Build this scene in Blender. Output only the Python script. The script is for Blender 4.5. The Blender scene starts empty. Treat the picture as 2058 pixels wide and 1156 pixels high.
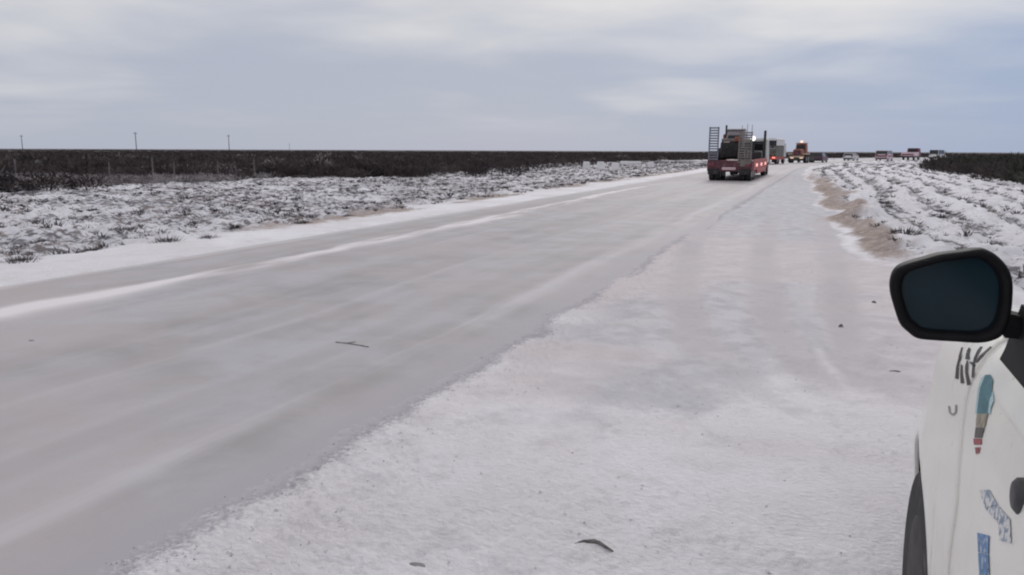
import bpy, math, random
import numpy as np
from mathutils import Vector, Matrix
R = math.radians
rng = np.random.default_rng(7)
random.seed(7)
scene = bpy.context.scene
col = scene.collection

# ------------------------------------------------------------------ camera
CAM_H = 1.6
cam_data = bpy.data.cameras.new('camera')
cam = bpy.data.objects.new('camera', cam_data)
col.objects.link(cam)
cam_data.sensor_width = 36.0
cam_data.lens = 36.0 * 1550.0 / 2058.0
cam_data.clip_start = 0.05
cam_data.clip_end = 20000
_yaw, _pitch, _roll = R(21.808), R(10.077), R(0.2227)
_fw = Vector((-math.sin(_yaw) * math.cos(_pitch), math.cos(_yaw) * math.cos(_pitch), -math.sin(_pitch)))
_r0 = Vector((math.cos(_yaw), math.sin(_yaw), 0.0))
_u0 = _r0.cross(_fw)
_r = math.cos(_roll) * _r0 + math.sin(_roll) * _u0
_u = math.cos(_roll) * _u0 - math.sin(_roll) * _r0
cam.matrix_world = Matrix(((_r.x, _u.x, -_fw.x, 0), (_r.y, _u.y, -_fw.y, 0), (_r.z, _u.z, -_fw.z, CAM_H), (0, 0, 0, 1)))
scene.camera = cam
scene.render.resolution_x, scene.render.resolution_y = 1024, 575
scene.cycles.filter_width = 2.1

# ------------------------------------------------------------------ sky
SUN_EL, SUN_AZ = 32.0, -4.0          # azimuth measured from +Y towards +X
world = bpy.data.worlds.new('World')
scene.world = world
world.use_nodes = True
wt = world.node_tree
wt.nodes.clear()


class NT:
    """small helper to write node trees"""
    def __init__(s, tree):
        s.t = tree

    def n(s, kind, **kw):
        o = s.t.nodes.new(kind)
        for k, v in kw.items():
            setattr(o, k, v)
        return o

    def link(s, a, b):
        s.t.links.new(a, b)

    def inp(s, sock, v):
        if isinstance(v, bpy.types.NodeSocket):
            s.link(v, sock)
        elif isinstance(v, (tuple, list)) and len(v) == 3 and sock.type == 'RGBA':
            sock.default_value = (*v, 1.0)
        else:
            sock.default_value = v

    def math(s, op, a, b=0.0, c=0.0, clamp=False):
        o = s.n('ShaderNodeMath', operation=op, use_clamp=clamp)
        for i, v in enumerate((a, b, c)):
            s.inp(o.inputs[i], v)
        return o.outputs[0]

    def sstep(s, x, lo, hi):
        o = s.n('ShaderNodeMapRange', interpolation_type='SMOOTHSTEP')
        s.inp(o.inputs[0], x)
        o.inputs[1].default_value, o.inputs[2].default_value = lo, hi
        return o.outputs[0]

    def mix(s, f, a, b):
        o = s.n('ShaderNodeMix', data_type='RGBA')
        s.inp(o.inputs[0], f)
        s.inp(o.inputs[6], a)
        s.inp(o.inputs[7], b)
        return o.outputs[2]

    def noise(s, vec, scale, detail=4, rough=0.55, dist=0.0):
        o = s.n('ShaderNodeTexNoise')
        s.inp(o.inputs['Vector'], vec)
        o.inputs['Scale'].default_value = scale
        o.inputs['Detail'].default_value = detail
        o.inputs['Roughness'].default_value = rough
        o.inputs['Distortion'].default_value = dist
        return o.outputs[0]

    def xyz(s, a, b, c):
        o = s.n('ShaderNodeCombineXYZ')
        for i, v in enumerate((a, b, c)):
            s.inp(o.inputs[i], v)
        return o.outputs[0]

    def attr(s, name):
        return s.n('ShaderNodeAttribute', attribute_name=name).outputs['Fac']


w = NT(wt)
tc = w.n('ShaderNodeTexCoord')
sep = w.n('ShaderNodeSeparateXYZ')
w.link(tc.outputs['Generated'], sep.inputs[0])
zz = w.math('MAXIMUM', sep.outputs[2], 0.0)
den = w.math('ADD', zz, 0.10)
px = w.math('DIVIDE', sep.outputs[0], den)
py = w.math('DIVIDE', sep.outputs[1], den)
cp = w.xyz(px, py, 0.0)
n1 = w.noise(cp, 0.33, 3, 0.5, 0.5)
n2 = w.noise(cp, 0.9, 5, 0.5, 0.3)
nn = w.math('ADD', w.math('MULTIPLY', n1, 0.66), w.math('MULTIPLY', n2, 0.37))
nn = w.math('SUBTRACT', nn, 0.025)
hl = w.math('SQRT', w.math('ADD', w.math('MULTIPLY', sep.outputs[0], sep.outputs[0]), w.math('MULTIPLY', sep.outputs[1], sep.outputs[1])))
elev = w.sstep(zz, 0.09, 0.26)
cl = w.math('ADD', nn, w.math('MULTIPLY', elev, w.math('ADD', 0.18, w.math('MULTIPLY', w.sstep(w.math('DIVIDE', sep.outputs[0], hl), -0.70, -0.20), 0.16))))
cl = w.sstep(cl, 0.42, 0.80)
east = w.sstep(w.math('DIVIDE', sep.outputs[0], hl), -0.45, 0.30)      # thinner, bluer cloud towards the east
low = w.mix(east, (3.90, 4.20, 5.05), (2.95, 3.70, 5.25))
cloud = w.mix(cl, low, (7.4, 7.15, 6.95))
cloud = w.mix(w.sstep(zz, 0.16, 0.50), cloud, (6.2, 6.2, 6.5))
hz = w.sstep(zz, 0.0, 0.09)
cloud = w.mix(hz, low, cloud)
sky = w.n('ShaderNodeTexSky', sky_type='NISHITA')
sky.sun_disc = False
sky.sun_elevation = R(SUN_EL)
sky.sun_rotation = R(SUN_AZ)
sky.air_density = 1.0
sky.dust_density = 1.0
skymix = w.mix(0.965, sky.outputs[0], cloud)
bg = w.n('ShaderNodeBackground')
w.link(skymix, bg.inputs[0])
bg.inputs[1].default_value = 0.10
wo = w.n('ShaderNodeOutputWorld')
w.link(bg.outputs[0], wo.inputs[0])

# ------------------------------------------------------------------ sun (overcast)
sun_d = bpy.data.lights.new('sun', 'SUN')
sun_d.energy = 0.85
sun_d.angle = R(18)
sun_d.color = (1.0, 0.97, 0.94)
sun = bpy.data.objects.new('sun', sun_d)
col.objects.link(sun)
_sd = Vector((math.sin(R(SUN_AZ)) * math.cos(R(SUN_EL)), math.cos(R(SUN_AZ)) * math.cos(R(SUN_EL)), math.sin(R(SUN_EL))))
sun.rotation_euler = _sd.to_track_quat('Z', 'Y').to_euler()
sun.location = (0, 0, 60)

# ------------------------------------------------------------------ exposure
vs = scene.view_settings
vs.view_transform = 'Standard'
vs.look = 'None'
vs.exposure = 0.15
vs.gamma = 1.0
vs.use_curve_mapping = False


# ------------------------------------------------------------------ materials
def mat_new(name):
    m = bpy.data.materials.new(name)
    m.use_nodes = True
    t = m.node_tree
    t.nodes.clear()
    h = NT(t)
    b = h.n('ShaderNodeBsdfPrincipled')
    o = h.n('ShaderNodeOutputMaterial')
    h.link(b.outputs[0], o.inputs[0])
    return m, h, b


def bump(h, b, height, strength, dist=0.02):
    o = h.n('ShaderNodeBump')
    o.inputs['Strength'].default_value = strength
    o.inputs['Distance'].default_value = dist
    h.link(height, o.inputs['Height'])
    h.link(o.outputs[0], b.inputs['Normal'])


def simple(name, c, rough=0.5, metal=0.0, var=0.15, scale=6.0, coat=0.0, dirt=None, dscale=3.0, dlo=0.5, dhi=0.75):
    m, h, b = mat_new(name)
    tcx = h.n('ShaderNodeTexCoord').outputs['Object']
    nz = h.noise(tcx, scale, 5, 0.6)
    f = h.sstep(nz, 0.3, 0.7)
    cc = h.mix(f, tuple(v * (1 - var) for v in c), tuple(min(1, v * (1 + var)) for v in c))
    if dirt:
        d = h.sstep(h.noise(tcx, dscale, 6, 0.65), dlo, dhi)
        cc = h.mix(d, cc, dirt)
    h.link(cc, b.inputs['Base Color'])
    b.inputs['Roughness'].default_value = rough
    b.inputs['Metallic'].default_value = metal
    b.inputs['Coat Weight'].default_value = coat
    b.inputs['Coat Roughness'].default_value = 0.08
    return m


def emit(name, c, strength, base=(0.5, 0.05, 0.04)):
    m, h, b = mat_new(name)
    b.inputs['Base Color'].default_value = (*base, 1)
    b.inputs['Emission Color'].default_value = (*c, 1)
    b.inputs['Emission Strength'].default_value = strength
    b.inputs['Roughness'].default_value = 0.3
    return m


M = {}
# snow covered ground: snow, grey ice, bare soil and dead scrub litter, spread by masks that belong to the place
m, h, b = mat_new('snow_ground')
oc = h.n('ShaderNodeTexCoord').outputs['Object']
big = h.noise(oc, 0.55, 5, 0.6, 0.4)
mid = h.noise(oc, 3.2, 6, 0.62, 0.3)
fine = h.noise(oc, 24.0, 5, 0.65)
sp = h.n('ShaderNodeSeparateXYZ')
h.link(oc, sp.inputs[0])
flat = h.xyz(h.math('MULTIPLY', sp.outputs[0], 0.6), sp.outputs[1], sp.outputs[2])
vfine = h.noise(flat, 46.0, 6, 0.7, 0.4)
c = h.mix(h.sstep(big, 0.30, 0.70), (0.75, 0.72, 0.748), (0.87, 0.852, 0.893))
c = h.mix(h.math('MULTIPLY', h.sstep(mid, 0.50, 0.74), 0.40), c, (0.58, 0.545, 0.555))
c = h.mix(h.math('MULTIPLY', h.sstep(fine, 0.55, 0.70), 0.22), c, (0.47, 0.44, 0.46))
ice = h.attr('ice')
icec = h.mix(h.sstep(mid, 0.35, 0.65), (0.435, 0.428, 0.460), (0.56, 0.552, 0.59))
icec = h.mix(h.sstep(big, 0.55, 0.75), icec, (0.60, 0.55, 0.55))
c = h.mix(h.sstep(h.math('ADD', h.math('MULTIPLY', h.math('SUBTRACT', mid, 0.5), 0.9), ice), 0.15, 0.80), c, icec)
soil = h.attr('soil')
soft = h.noise(oc, 2.0, 8, 0.72, 0.8)
sm = h.sstep(h.math('ADD', h.math('MULTIPLY', soil, 0.62), h.math('MULTIPLY', soft, 1.15)), 0.74, 1.12)
soilc = h.mix(h.sstep(soft, .3, .7), (0.225, 0.170, 0.145), (0.45, 0.365, 0.325))
soilc = h.mix(h.math('MULTIPLY', h.sstep(h.noise(oc, 9.0, 6, 0.7), .5, .66), .6), soilc, (0.62, 0.56, 0.56))
c = h.mix(sm, c, soilc)
wet = h.attr('wet')
wm = h.sstep(h.math('ADD', wet, h.math('MULTIPLY', h.math('SUBTRACT', h.noise(oc, 34.0, 4, 0.65), 0.5), 1.1)), 0.22, 0.80)
c = h.mix(h.math('MULTIPLY', h.attr('warm'), 0.60), c, h.mix(mid, (0.56, 0.49, 0.485), (0.70, 0.635, 0.64)))
c = h.mix(h.math('MULTIPLY', h.attr('track'), h.math('ADD', 0.42, h.math('MULTIPLY', h.sstep(mid, 0.35, 0.6), 0.35))), c, (0.44, 0.415, 0.430))
c = h.mix(h.math('MULTIPLY', wm, 0.92), c, h.mix(h.attr('wetd'), (0.42, 0.40, 0.428), (0.34, 0.32, 0.352)))
grit = h.attr('grit')
gn = h.math('ADD', h.math('MULTIPLY', h.noise(oc, 4.6, 6, 0.7, 0.5), 0.8), h.math('MULTIPLY', mid, 0.2))
gm = h.sstep(h.math('ADD', gn, h.math('MULTIPLY', h.math('SUBTRACT', grit, 1.0), 0.16)), 0.475, 0.56)
gm = h.math('MULTIPLY', gm, h.sstep(grit, 0.0, 0.3))
c = h.mix(h.math('MULTIPLY', grit, 0.40), c, (0.50, 0.505, 0.56))
c = h.mix(gm, c, h.mix(h.sstep(big, .4, .65), (0.16, 0.155, 0.175), (0.23, 0.195, 0.19)))
scr = h.attr('scrub')
scm = h.math('MULTIPLY', scr, h.sstep(h.noise(oc, 0.16, 6, 0.65), 0.66, 0.54))
scrc = h.mix(h.noise(oc, 0.9, 4, 0.6), (0.045, 0.038, 0.042), (0.090, 0.078, 0.082))
c = h.mix(scm, c, scrc)
h.link(c, b.inputs['Base Color'])
b.inputs['Roughness'].default_value = 0.75
h.inp(b.inputs['Specular IOR Level'], 0.08)
hh = h.math('ADD', h.math('MULTIPLY', fine, 0.45), h.math('MULTIPLY', vfine, 0.75))
hh = h.math('MULTIPLY', hh, h.math('SUBTRACT', 1.0, h.math('MULTIPLY', ice, 0.75)))
hh = h.math('MULTIPLY', hh, h.math('SUBTRACT', 1.0, h.math('MULTIPLY', h.sstep(wet, 0.3, 1.0), 0.85)))
bump(h, b, hh, 1.0, 0.028)
M['snow'] = m

# ice glazed asphalt: streaks along the road from the road's own coordinates
m, h, b = mat_new('icy_road')
s_, t_ = h.attr('along'), h.attr('across')
oc = h.n('ShaderNodeTexCoord').outputs['Object']
wob = h.math('MULTIPLY', h.math('SUBTRACT', h.noise(oc, 0.25, 3, 0.5), 0.5), 0.5)
tw = h.math('ADD', t_, wob)
st1 = h.noise(h.xyz(h.math('MULTIPLY', s_, 0.035), h.math('MULTIPLY', tw, 0.8), 0.0), 1.0, 4, 0.55)
st2 = h.noise(h.xyz(h.math('MULTIPLY', s_, 0.16), h.math('MULTIPLY', tw, 2.6), 3.0), 1.0, 5, 0.6)
pat = h.noise(oc, 0.30, 5, 0.6, 0.5)
pat2 = h.noise(oc, 1.3, 6, 0.62, 0.3)
fine = h.noise(oc, 30.0, 4, 0.6)
c = h.mix(h.sstep(h.math('ADD', h.math('MULTIPLY', st1, 0.55), h.math('MULTIPLY', pat2, 0.45)), 0.36, 0.64), (0.335, 0.320, 0.328), (0.465, 0.456, 0.485))
c = h.mix(h.math('MULTIPLY', h.sstep(st2, 0.48, 0.74), 0.22), c, (0.58, 0.565, 0.60))
c = h.mix(h.math('MULTIPLY', h.sstep(pat, 0.46, 0.66), 0.55), c, (0.465, 0.418, 0.425))
c = h.mix(h.math('MULTIPLY', h.sstep(pat2, 0.52, 0.75), 0.30), c, (0.425, 0.410, 0.445))


def band(lo, hi, soft):
    a = h.sstep(tw, lo - soft, lo + soft)
    bb = h.sstep(tw, hi + soft, hi - soft)
    return h.math('MULTIPLY', a, bb)


for tc_, wd_ in ((-2.35, .13), (-.72, .15), (.78, .14), (1.95, .12)):
    tn = h.sstep(h.noise(h.xyz(h.math('MULTIPLY', s_, 0.12), h.math('MULTIPLY', t_, 0.4), tc_ * 3.0), 1.0, 3, 0.6), 0.38, 0.58)
    c = h.mix(h.math('MULTIPLY', h.math('MULTIPLY', band(tc_ - wd_, tc_ + wd_, 0.05), tn), 0.42), c, (0.37, 0.348, 0.355))
    c = h.mix(h.math('MULTIPLY', h.math('MULTIPLY', band(tc_ + wd_ + .05, tc_ + wd_ + .12, 0.04), tn), 0.16), c, (0.60, 0.58, 0.60))
warmp = h.noise(oc, 0.75, 7, 0.68, 0.6)
c = h.mix(h.math('MULTIPLY', h.sstep(warmp, 0.44, 0.62), 0.42), c, (0.435, 0.388, 0.378))
c = h.mix(h.math('MULTIPLY', h.sstep(h.noise(oc, 55.0, 3, 0.6), 0.62, 0.72), 0.35), c, (0.30, 0.28, 0.285))
brk = h.sstep(h.noise(h.xyz(h.math('MULTIPLY', s_, 0.22), h.math('MULTIPLY', tw, 1.5), 9.0), 1.0, 4, 0.6), 0.34, 0.52)
c = h.mix(h.math('MULTIPLY', h.attr('ridge'), brk), c, (0.74, 0.70, 0.715))             # ridge of packed snow
c = h.mix(h.math('MULTIPLY', band(2.50, 2.72, 0.16), h.math('MULTIPLY', h.sstep(st2, 0.35, 0.65), 0.50)), c, (0.635, 0.61, 0.65))     # pale ribbon by the edge
c = h.mix(h.math('MULTIPLY', band(2.92, 3.80, 0.20), 0.88), c, (0.40, 0.38, 0.408))      # wet dark line at the edge
c = h.mix(h.math('MULTIPLY', band(1.95, 2.20, 0.20), 0.35), c, (0.40, 0.385, 0.405))
c = h.mix(h.math('MULTIPLY', h.sstep(tw, -2.95, -3.20), 0.5), c, (0.66, 0.635, 0.65))
h.link(c, b.inputs['Base Color'])
b.inputs['Roughness'].default_value = 0.5
rr = h.math('ADD', 0.50, h.math('MULTIPLY', st2, 0.25))
h.link(rr, b.inputs['Roughness'])
h.inp(b.inputs['Specular IOR Level'], 0.12)
bump(h, b, h.math('ADD', h.math('MULTIPLY', fine, 0.25), pat2), 0.30, 0.012)
M['road'] = m


def foliage(name, c0, c1, scale):
    m, h, b = mat_new(name)
    oc = h.n('ShaderNodeTexCoord').outputs['Object']
    h.link(h.mix(h.sstep(h.noise(oc, scale, 4, 0.6), 0.32, 0.68), c0, c1), b.inputs['Base Color'])
    b.inputs['Roughness'].default_value = 0.9
    h.inp(b.inputs['Specular IOR Level'], 0.1)
    return m


M['shrub'] = foliage('dark_scrub', (0.040, 0.034, 0.038), (0.105, 0.086, 0.083), 0.35)
M['tuft'] = foliage('dead_grass', (0.050, 0.045, 0.050), (0.16, 0.145, 0.145), 1.3)
M['pale_shrub'] = foliage('frosted_scrub', (0.055, 0.05, 0.055), (0.40, 0.37, 0.38), 1.1)
M['olive_shrub'] = foliage('olive_scrub', (0.034, 0.034, 0.034), (0.080, 0.078, 0.066), 0.4)
m, h, b = mat_new('white_car_paint')
oc = h.n('ShaderNodeTexCoord').outputs['Object']
sp = h.n('ShaderNodeSeparateXYZ')
h.link(oc, sp.inputs[0])
c = h.mix(h.noise(oc, 2.5, 4, 0.6), (0.82, 0.795, 0.735), (0.86, 0.84, 0.78))
c = h.mix(h.math('MULTIPLY', h.sstep(h.noise(oc, 5.0, 8, 0.7), 0.46, 0.75), 0.25), c, (0.60, 0.555, 0.51))
spl = h.math('ADD', h.noise(oc, 14.0, 7, 0.75, 0.5), h.math('MULTIPLY', h.math('SUBTRACT', 0.72, sp.outputs[2]), 0.55))
c = h.mix(h.math('MULTIPLY', h.sstep(spl, 0.52, 0.82), 0.55), c, (0.46, 0.405, 0.37))      # salt and slush thrown up from the wheels
c = h.mix(h.math('MULTIPLY', h.sstep(h.noise(oc, 60.0, 3, 0.6), 0.66, 0.74), 0.5), c, (0.40, 0.36, 0.34))
h.link(c, b.inputs['Base Color'])
b.inputs['Roughness'].default_value = 0.28
b.inputs['Coat Weight'].default_value = 0.5
b.inputs['Coat Roughness'].default_value = 0.08
M['white_paint'] = m
M['black_plastic'] = simple('black_plastic', (0.006, 0.006, 0.008), 0.62, 0, 0.3, 30)
M['black_plastic'].node_tree.nodes['Principled BSDF'].inputs['Specular IOR Level'].default_value = .22
M['mirror_glass'] = simple('mirror_dark_reflection', (0.010, 0.029, 0.041), 0.16, 0, 0.12, 5)  # dark reflection in the mirror is put into the base colour
M['mirror_glass'].node_tree.nodes['Principled BSDF'].inputs['Specular IOR Level'].default_value = .22
M['dirty_rim'] = simple('dirty_rim', (0.045, 0.040, 0.042), 0.8, 0, 0.4, 12)
M['rubber'] = simple('tyre_rubber', (0.022, 0.020, 0.022), 0.85, 0, 0.4, 20, 0, (0.10, 0.085, 0.085), 5, 0.52, 0.7)
M['rim'] = simple('wheel_rim', (0.30, 0.30, 0.31), 0.4, 0.6, 0.2)
M['dark_gap'] = simple('dark_lining', (0.010, 0.009, 0.010), 0.9)
M['grey_plastic'] = simple('dark_grey_plastic', (0.045, 0.043, 0.047), 0.5, 0, 0.25, 40)
M['glass'] = simple('dark_car_glass', (0.015, 0.018, 0.022), 0.06, 0, 0.1)
M['teal'] = simple('teal_print', (0.055, 0.175, 0.215), 0.5, 0, 0.25, 40)
M['pale_blue'] = simple('pale_blue_print', (0.42, 0.58, 0.62), 0.5, 0, 0.1, 40)
M['blue'] = simple('blue_print', (0.085, 0.20, 0.40), 0.5, 0, 0.3, 60, 0, (0.45, 0.5, 0.58), 70, 0.55, 0.62)
M['slate_blue'] = simple('slate_print', (0.24, 0.30, 0.40), 0.5, 0, 0.3, 60, 0, (0.70, 0.70, 0.69), 75, 0.44, 0.54)
M['sand_print'] = simple('sand_print', (0.30, 0.26, 0.20), 0.5, 0, 0.3, 60)
M['dark_print'] = simple('dark_print', (0.085, 0.075, 0.07), 0.5, 0, 0.3, 60)
M['red_print'] = simple('red_print', (0.30, 0.06, 0.07), 0.5, 0, 0.3, 60)
M['black_print'] = simple('black_print', (0.02, 0.018, 0.022), 0.5, 0, 0.3, 60)
M['grey_print'] = simple('grey_print', (0.30, 0.29, 0.30), 0.5, 0, 0.3, 60)
M['maroon'] = simple('maroon_paint', (0.095, 0.026, 0.036), 0.5, 0, 0.3, 3, 0, (0.24, 0.15, 0.17), 2.5, 0.50, 0.72)
M['red'] = simple('red_paint', (0.40, 0.035, 0.022), 0.45, 0, 0.3, 3, 0, (0.16, 0.06, 0.06), 3, 0.5, 0.7)
M['steel_blue'] = simple('grey_blue_steel', (0.17, 0.18, 0.22), 0.5, 0.2, 0.2)
M['olive_steel'] = simple('grey_olive_steel', (0.19, 0.17, 0.155), 0.6, 0.1, 0.25, 4)
M['black_machine'] = simple('black_machine', (0.020, 0.019, 0.020), 0.5, 0, 0.4, 4)
M['grey_cab'] = simple('grey_cab', (0.27, 0.24, 0.26), 0.4, 0, 0.2, 3)
M['pale_cab'] = simple('pale_cab', (0.50, 0.51, 0.49), 0.45, 0, 0.12, 3)
M['pale_pink'] = simple('plain_pale_pink', (0.55, 0.40, 0.42), 0.6, 0, 0.15, 5)  # one pale pink shared by bumper, rear panel and cab roof
M['frost_white'] = simple('frosted_white', (0.66, 0.66, 0.68), 0.5, 0, 0.08, 3)
M['olive_body'] = simple('grey_green_body', (0.105, 0.105, 0.092), 0.6, 0, 0.35, 3)
M['orange'] = simple('orange_brown_paint', (0.23, 0.075, 0.045), 0.5, 0, 0.3, 3)
M['beige'] = simple('beige_paint', (0.50, 0.40, 0.30), 0.5, 0, 0.2, 3)
M['plum'] = simple('plum_paint', (0.10, 0.050, 0.075), 0.4, 0, 0.2, 3)
M['stripe_red'] = simple('dark_red_stripe', (0.17, 0.035, 0.06), 0.5, 0, 0.2, 3)
M['pink_white'] = simple('pinkish_white', (0.60, 0.47, 0.51), 0.5, 0, 0.1, 3)
M['wood'] = simple('weathered_wood', (0.15, 0.14, 0.145), 0.9, 0, 0.25, 8)
M['dark_wood'] = simple('dark_pole_wood', (0.10, 0.09, 0.095), 0.9, 0, 0.25, 4)
M['white_block'] = simple('white_wash', (0.74, 0.73, 0.75), 0.8, 0, 0.08, 4)
M['stone'] = simple('dark_clod', (0.14, 0.125, 0.125), 0.95, 0, 0.4, 30)
M['pale_clod'] = simple('grey_clod', (0.27, 0.25, 0.26), 0.95, 0, 0.3, 30)
M['tail_lit'] = emit('lit_tail_lamp', (1.0, 0.30, 0.22), 1.3)
M['marker_lit'] = emit('lit_marker_lamp', (1.0, 0.52, 0.46), 0.85)
M['beacon_lit'] = emit('lit_beacon', (1.0, 0.66, 0.50), 1.2, (0.6, 0.3, 0.1))
M['work_lit'] = emit('lit_work_lamp', (1.0, 0.95, 0.95), 1.3, (0.8, 0.8, 0.8))
M['head_lit'] = emit('lit_rear_lamp_warm', (1.0, 0.72, 0.58), 0.75, (0.6, 0.4, 0.3))


# ------------------------------------------------------------------ object helpers
def tag(o, label=None, cat=None, group=None, kind=None):
    if label:
        o['label'] = label
    if cat:
        o['category'] = cat
    if group:
        o['group'] = group
    if kind:
        o['kind'] = kind
    return o


def empty(name, loc, rz=0.0, **kw):
    o = bpy.data.objects.new(name, None)
    o.empty_display_size = 0.3
    o.location = loc
    o.rotation_euler = (0, 0, rz)
    col.objects.link(o)
    return tag(o, **kw)


def link(name, me, mat, parent=None, smooth=False):
    me.materials.append(mat)
    if smooth:
        me.polygons.foreach_set('use_smooth', np.ones(len(me.polygons), dtype=bool))
    o = bpy.data.objects.new(name, me)
    col.objects.link(o)
    o.parent = parent
    return o


class MB:
    """collects shapes of ONE part"""
    def __init__(s):
        s.v, s.f = [], []

    def add(s, vs, fs):
        k = len(s.v)
        s.v += [tuple(p) for p in vs]
        s.f += [tuple(i + k for i in q) for q in fs]
        return s

    def box(s, c, d, bev=0.0, rx=0.0, rz=0.0, tx=1.0, ty=1.0):
        """box with chamfered edges; tx, ty shrink the top"""
        hx, hy, hz_ = d[0] / 2, d[1] / 2, d[2] / 2
        bv = min(bev, hx * .9, hy * .9, hz_ * .9)
        rings = []
        lv = [(-hz_, bv), (-hz_ + bv, 0), (hz_ - bv, 0), (hz_, bv)] if bv > 0 else [(-hz_, 0), (hz_, 0)]
        for z, ins in lv:
            k = (z + hz_) / (2 * hz_)
            ax, ay = (hx - ins) * (1 + (tx - 1) * k), (hy - ins) * (1 + (ty - 1) * k)
            q = bv * .7
            if bv > 0:
                rings.append([(-ax + q, -ay, z), (ax - q, -ay, z), (ax, -ay + q, z), (ax, ay - q, z), (ax - q, ay, z), (-ax + q, ay, z), (-ax, ay - q, z), (-ax, -ay + q, z)])
            else:
                rings.append([(-ax, -ay, z), (ax, -ay, z), (ax, ay, z), (-ax, ay, z)])
        mt = Matrix.Translation(c) @ Matrix.Rotation(rz, 4, 'Z') @ Matrix.Rotation(rx, 4, 'X')
        return s.loft([[mt @ Vector(p) for p in r] for r in rings])

    def loft(s, rings, cap=True, closed=True):
        n = len(rings[0])
        vs = [p for r in rings for p in r]
        fs = []
        for i in range(len(rings) - 1):
            for j in range(n if closed else n - 1):
                a, b2 = i * n + j, i * n + (j + 1) % n
                fs.append((a, b2, b2 + n, a + n))
        if cap:
            fs.append(tuple(range(n - 1, -1, -1)))
            fs.append(tuple(range((len(rings) - 1) * n, len(rings) * n)))
        return s.add(vs, fs)

    def tube(s, p0, p1, r0, r1=None, n=10):
        r1 = r0 if r1 is None else r1
        p0, p1 = Vector(p0), Vector(p1)
        d = (p1 - p0).normalized()
        a = d.orthogonal().normalized()
        b2 = d.cross(a)
        return s.loft([[p + (a * math.cos(2 * math.pi * i / n) + b2 * math.sin(2 * math.pi * i / n)) * r for i in range(n)] for p, r in ((p0, r0), (p1, r1))])

    def lathe(s, c, prof, n=28):
        """prof: (x, r) pairs about an axis parallel to X through c"""
        rings = [[(c[0] + x, c[1] + r * math.cos(2 * math.pi * i / n), c[2] + r * math.sin(2 * math.pi * i / n)) for i in range(n)] for x, r in prof]
        return s.loft(rings)

    def prism(s, poly, x0, x1, shrink=1.0):
        """poly of (y, z) extruded along X"""
        return s.loft([[(x0, y, z) for y, z in poly], [(x1, y, z) for y, z in poly]])

    def build(s, name, mat, parent=None, smooth=False, bevel=0.0):
        me = bpy.data.meshes.new(name)
        me.from_pydata(s.v, [], s.f)
        me.update()
        import bmesh
        bm = bmesh.new()
        bm.from_mesh(me)
        bmesh.ops.recalc_face_normals(bm, faces=bm.faces)
        bm.to_mesh(me)
        bm.free()
        return link(name, me, M[mat] if isinstance(mat, str) else mat, parent, smooth)


def mesh_np(name, V, F, smooth=False):
    """V (n,3); F (m,k) constant k"""
    me = bpy.data.meshes.new(name)
    k = F.shape[1]
    me.vertices.add(len(V))
    me.vertices.foreach_set('co', np.ascontiguousarray(V, dtype=np.float32).ravel())
    me.loops.add(F.size)
    me.loops.foreach_set('vertex_index', np.ascontiguousarray(F, dtype=np.int32).ravel())
    me.polygons.add(len(F))
    me.polygons.foreach_set('loop_start', np.arange(0, F.size, k, dtype=np.int32))
    me.polygons.foreach_set('loop_total', np.full(len(F), k, dtype=np.int32))
    if smooth:
        me.polygons.foreach_set('use_smooth', np.ones(len(F), dtype=bool))
    me.update(calc_edges=True)
    return me


def fattr(me, name, a):
    at = me.attributes.new(name, 'FLOAT', 'POINT')
    at.data.foreach_set('value', np.ascontiguousarray(a, dtype=np.float32))


# ------------------------------------------------------------------ numeric noise
_perm = np.random.default_rng(3).random((256, 256)).astype(np.float32)


def vnoise(x, y, seed=0):
    x = x + seed * 17.31
    y = y + seed * 9.17
    xi, yi = np.floor(x).astype(np.int64), np.floor(y).astype(np.int64)
    fx, fy = x - xi, y - yi
    fx = fx * fx * fx * (fx * (fx * 6 - 15) + 10)
    fy = fy * fy * fy * (fy * (fy * 6 - 15) + 10)
    g = lambda i, j: _perm[(i + 57 * (j >> 8)) & 255, j & 255]
    a, b2 = g(xi, yi), g(xi + 1, yi)
    c2, d = g(xi, yi + 1), g(xi + 1, yi + 1)
    return a + (b2 - a) * fx + (c2 - a) * fy + (a - b2 - c2 + d) * fx * fy


def fbm(x, y, oct=4, seed=0, gain=0.5):
    o, a, tot = 0.0, 1.0, 0.0
    for i in range(oct):
        o = o + a * vnoise(x * 2 ** i, y * 2 ** i, seed + i * 5)
        tot += a
        a *= gain
    return o / tot


def smooth(x, lo, hi):
    k = np.clip((x - lo) / (hi - lo), 0, 1)
    return k * k * (3 - 2 * k)


# ------------------------------------------------------------------ layout: the road's own coordinates
X0, S0, RAD = -5.6, 70.0, 300.0      # centre line at X0, bends right after S0 with this radius


def road_st(x, y):
    x, y = np.asarray(x, float), np.asarray(y, float)
    cx = X0 + RAD
    th = np.arctan2(y - S0, np.maximum(cx - x, 1e-3))
    r = np.hypot(x - cx, y - S0)
    curve = (y > S0) & (x < cx)
    s = np.where(curve, S0 + RAD * th, y)
    t = np.where(curve, RAD - r, x - X0)
    return s, t


def road_xy(s, t):
    s, t = np.asarray(s, float), np.asarray(t, float)
    th = np.maximum(s - S0, 0) / RAD
    x = np.where(s <= S0, X0 + t, X0 + RAD - (RAD - t) * np.cos(th))
    y = np.where(s <= S0, s, S0 + (RAD - t) * np.sin(th))
    return x, y


_ES = np.array([-30, -3, 0, 4, 8, 12, 16.6, 28, 49, 68, 80, 130, 1e4])
_ET = np.array([9.6, 9.2, 8.9, 8.1, 7.25, 6.6, 6.1, 5.55, 4.65, 4.15, 3.9, 3.8, 3.8])


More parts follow.
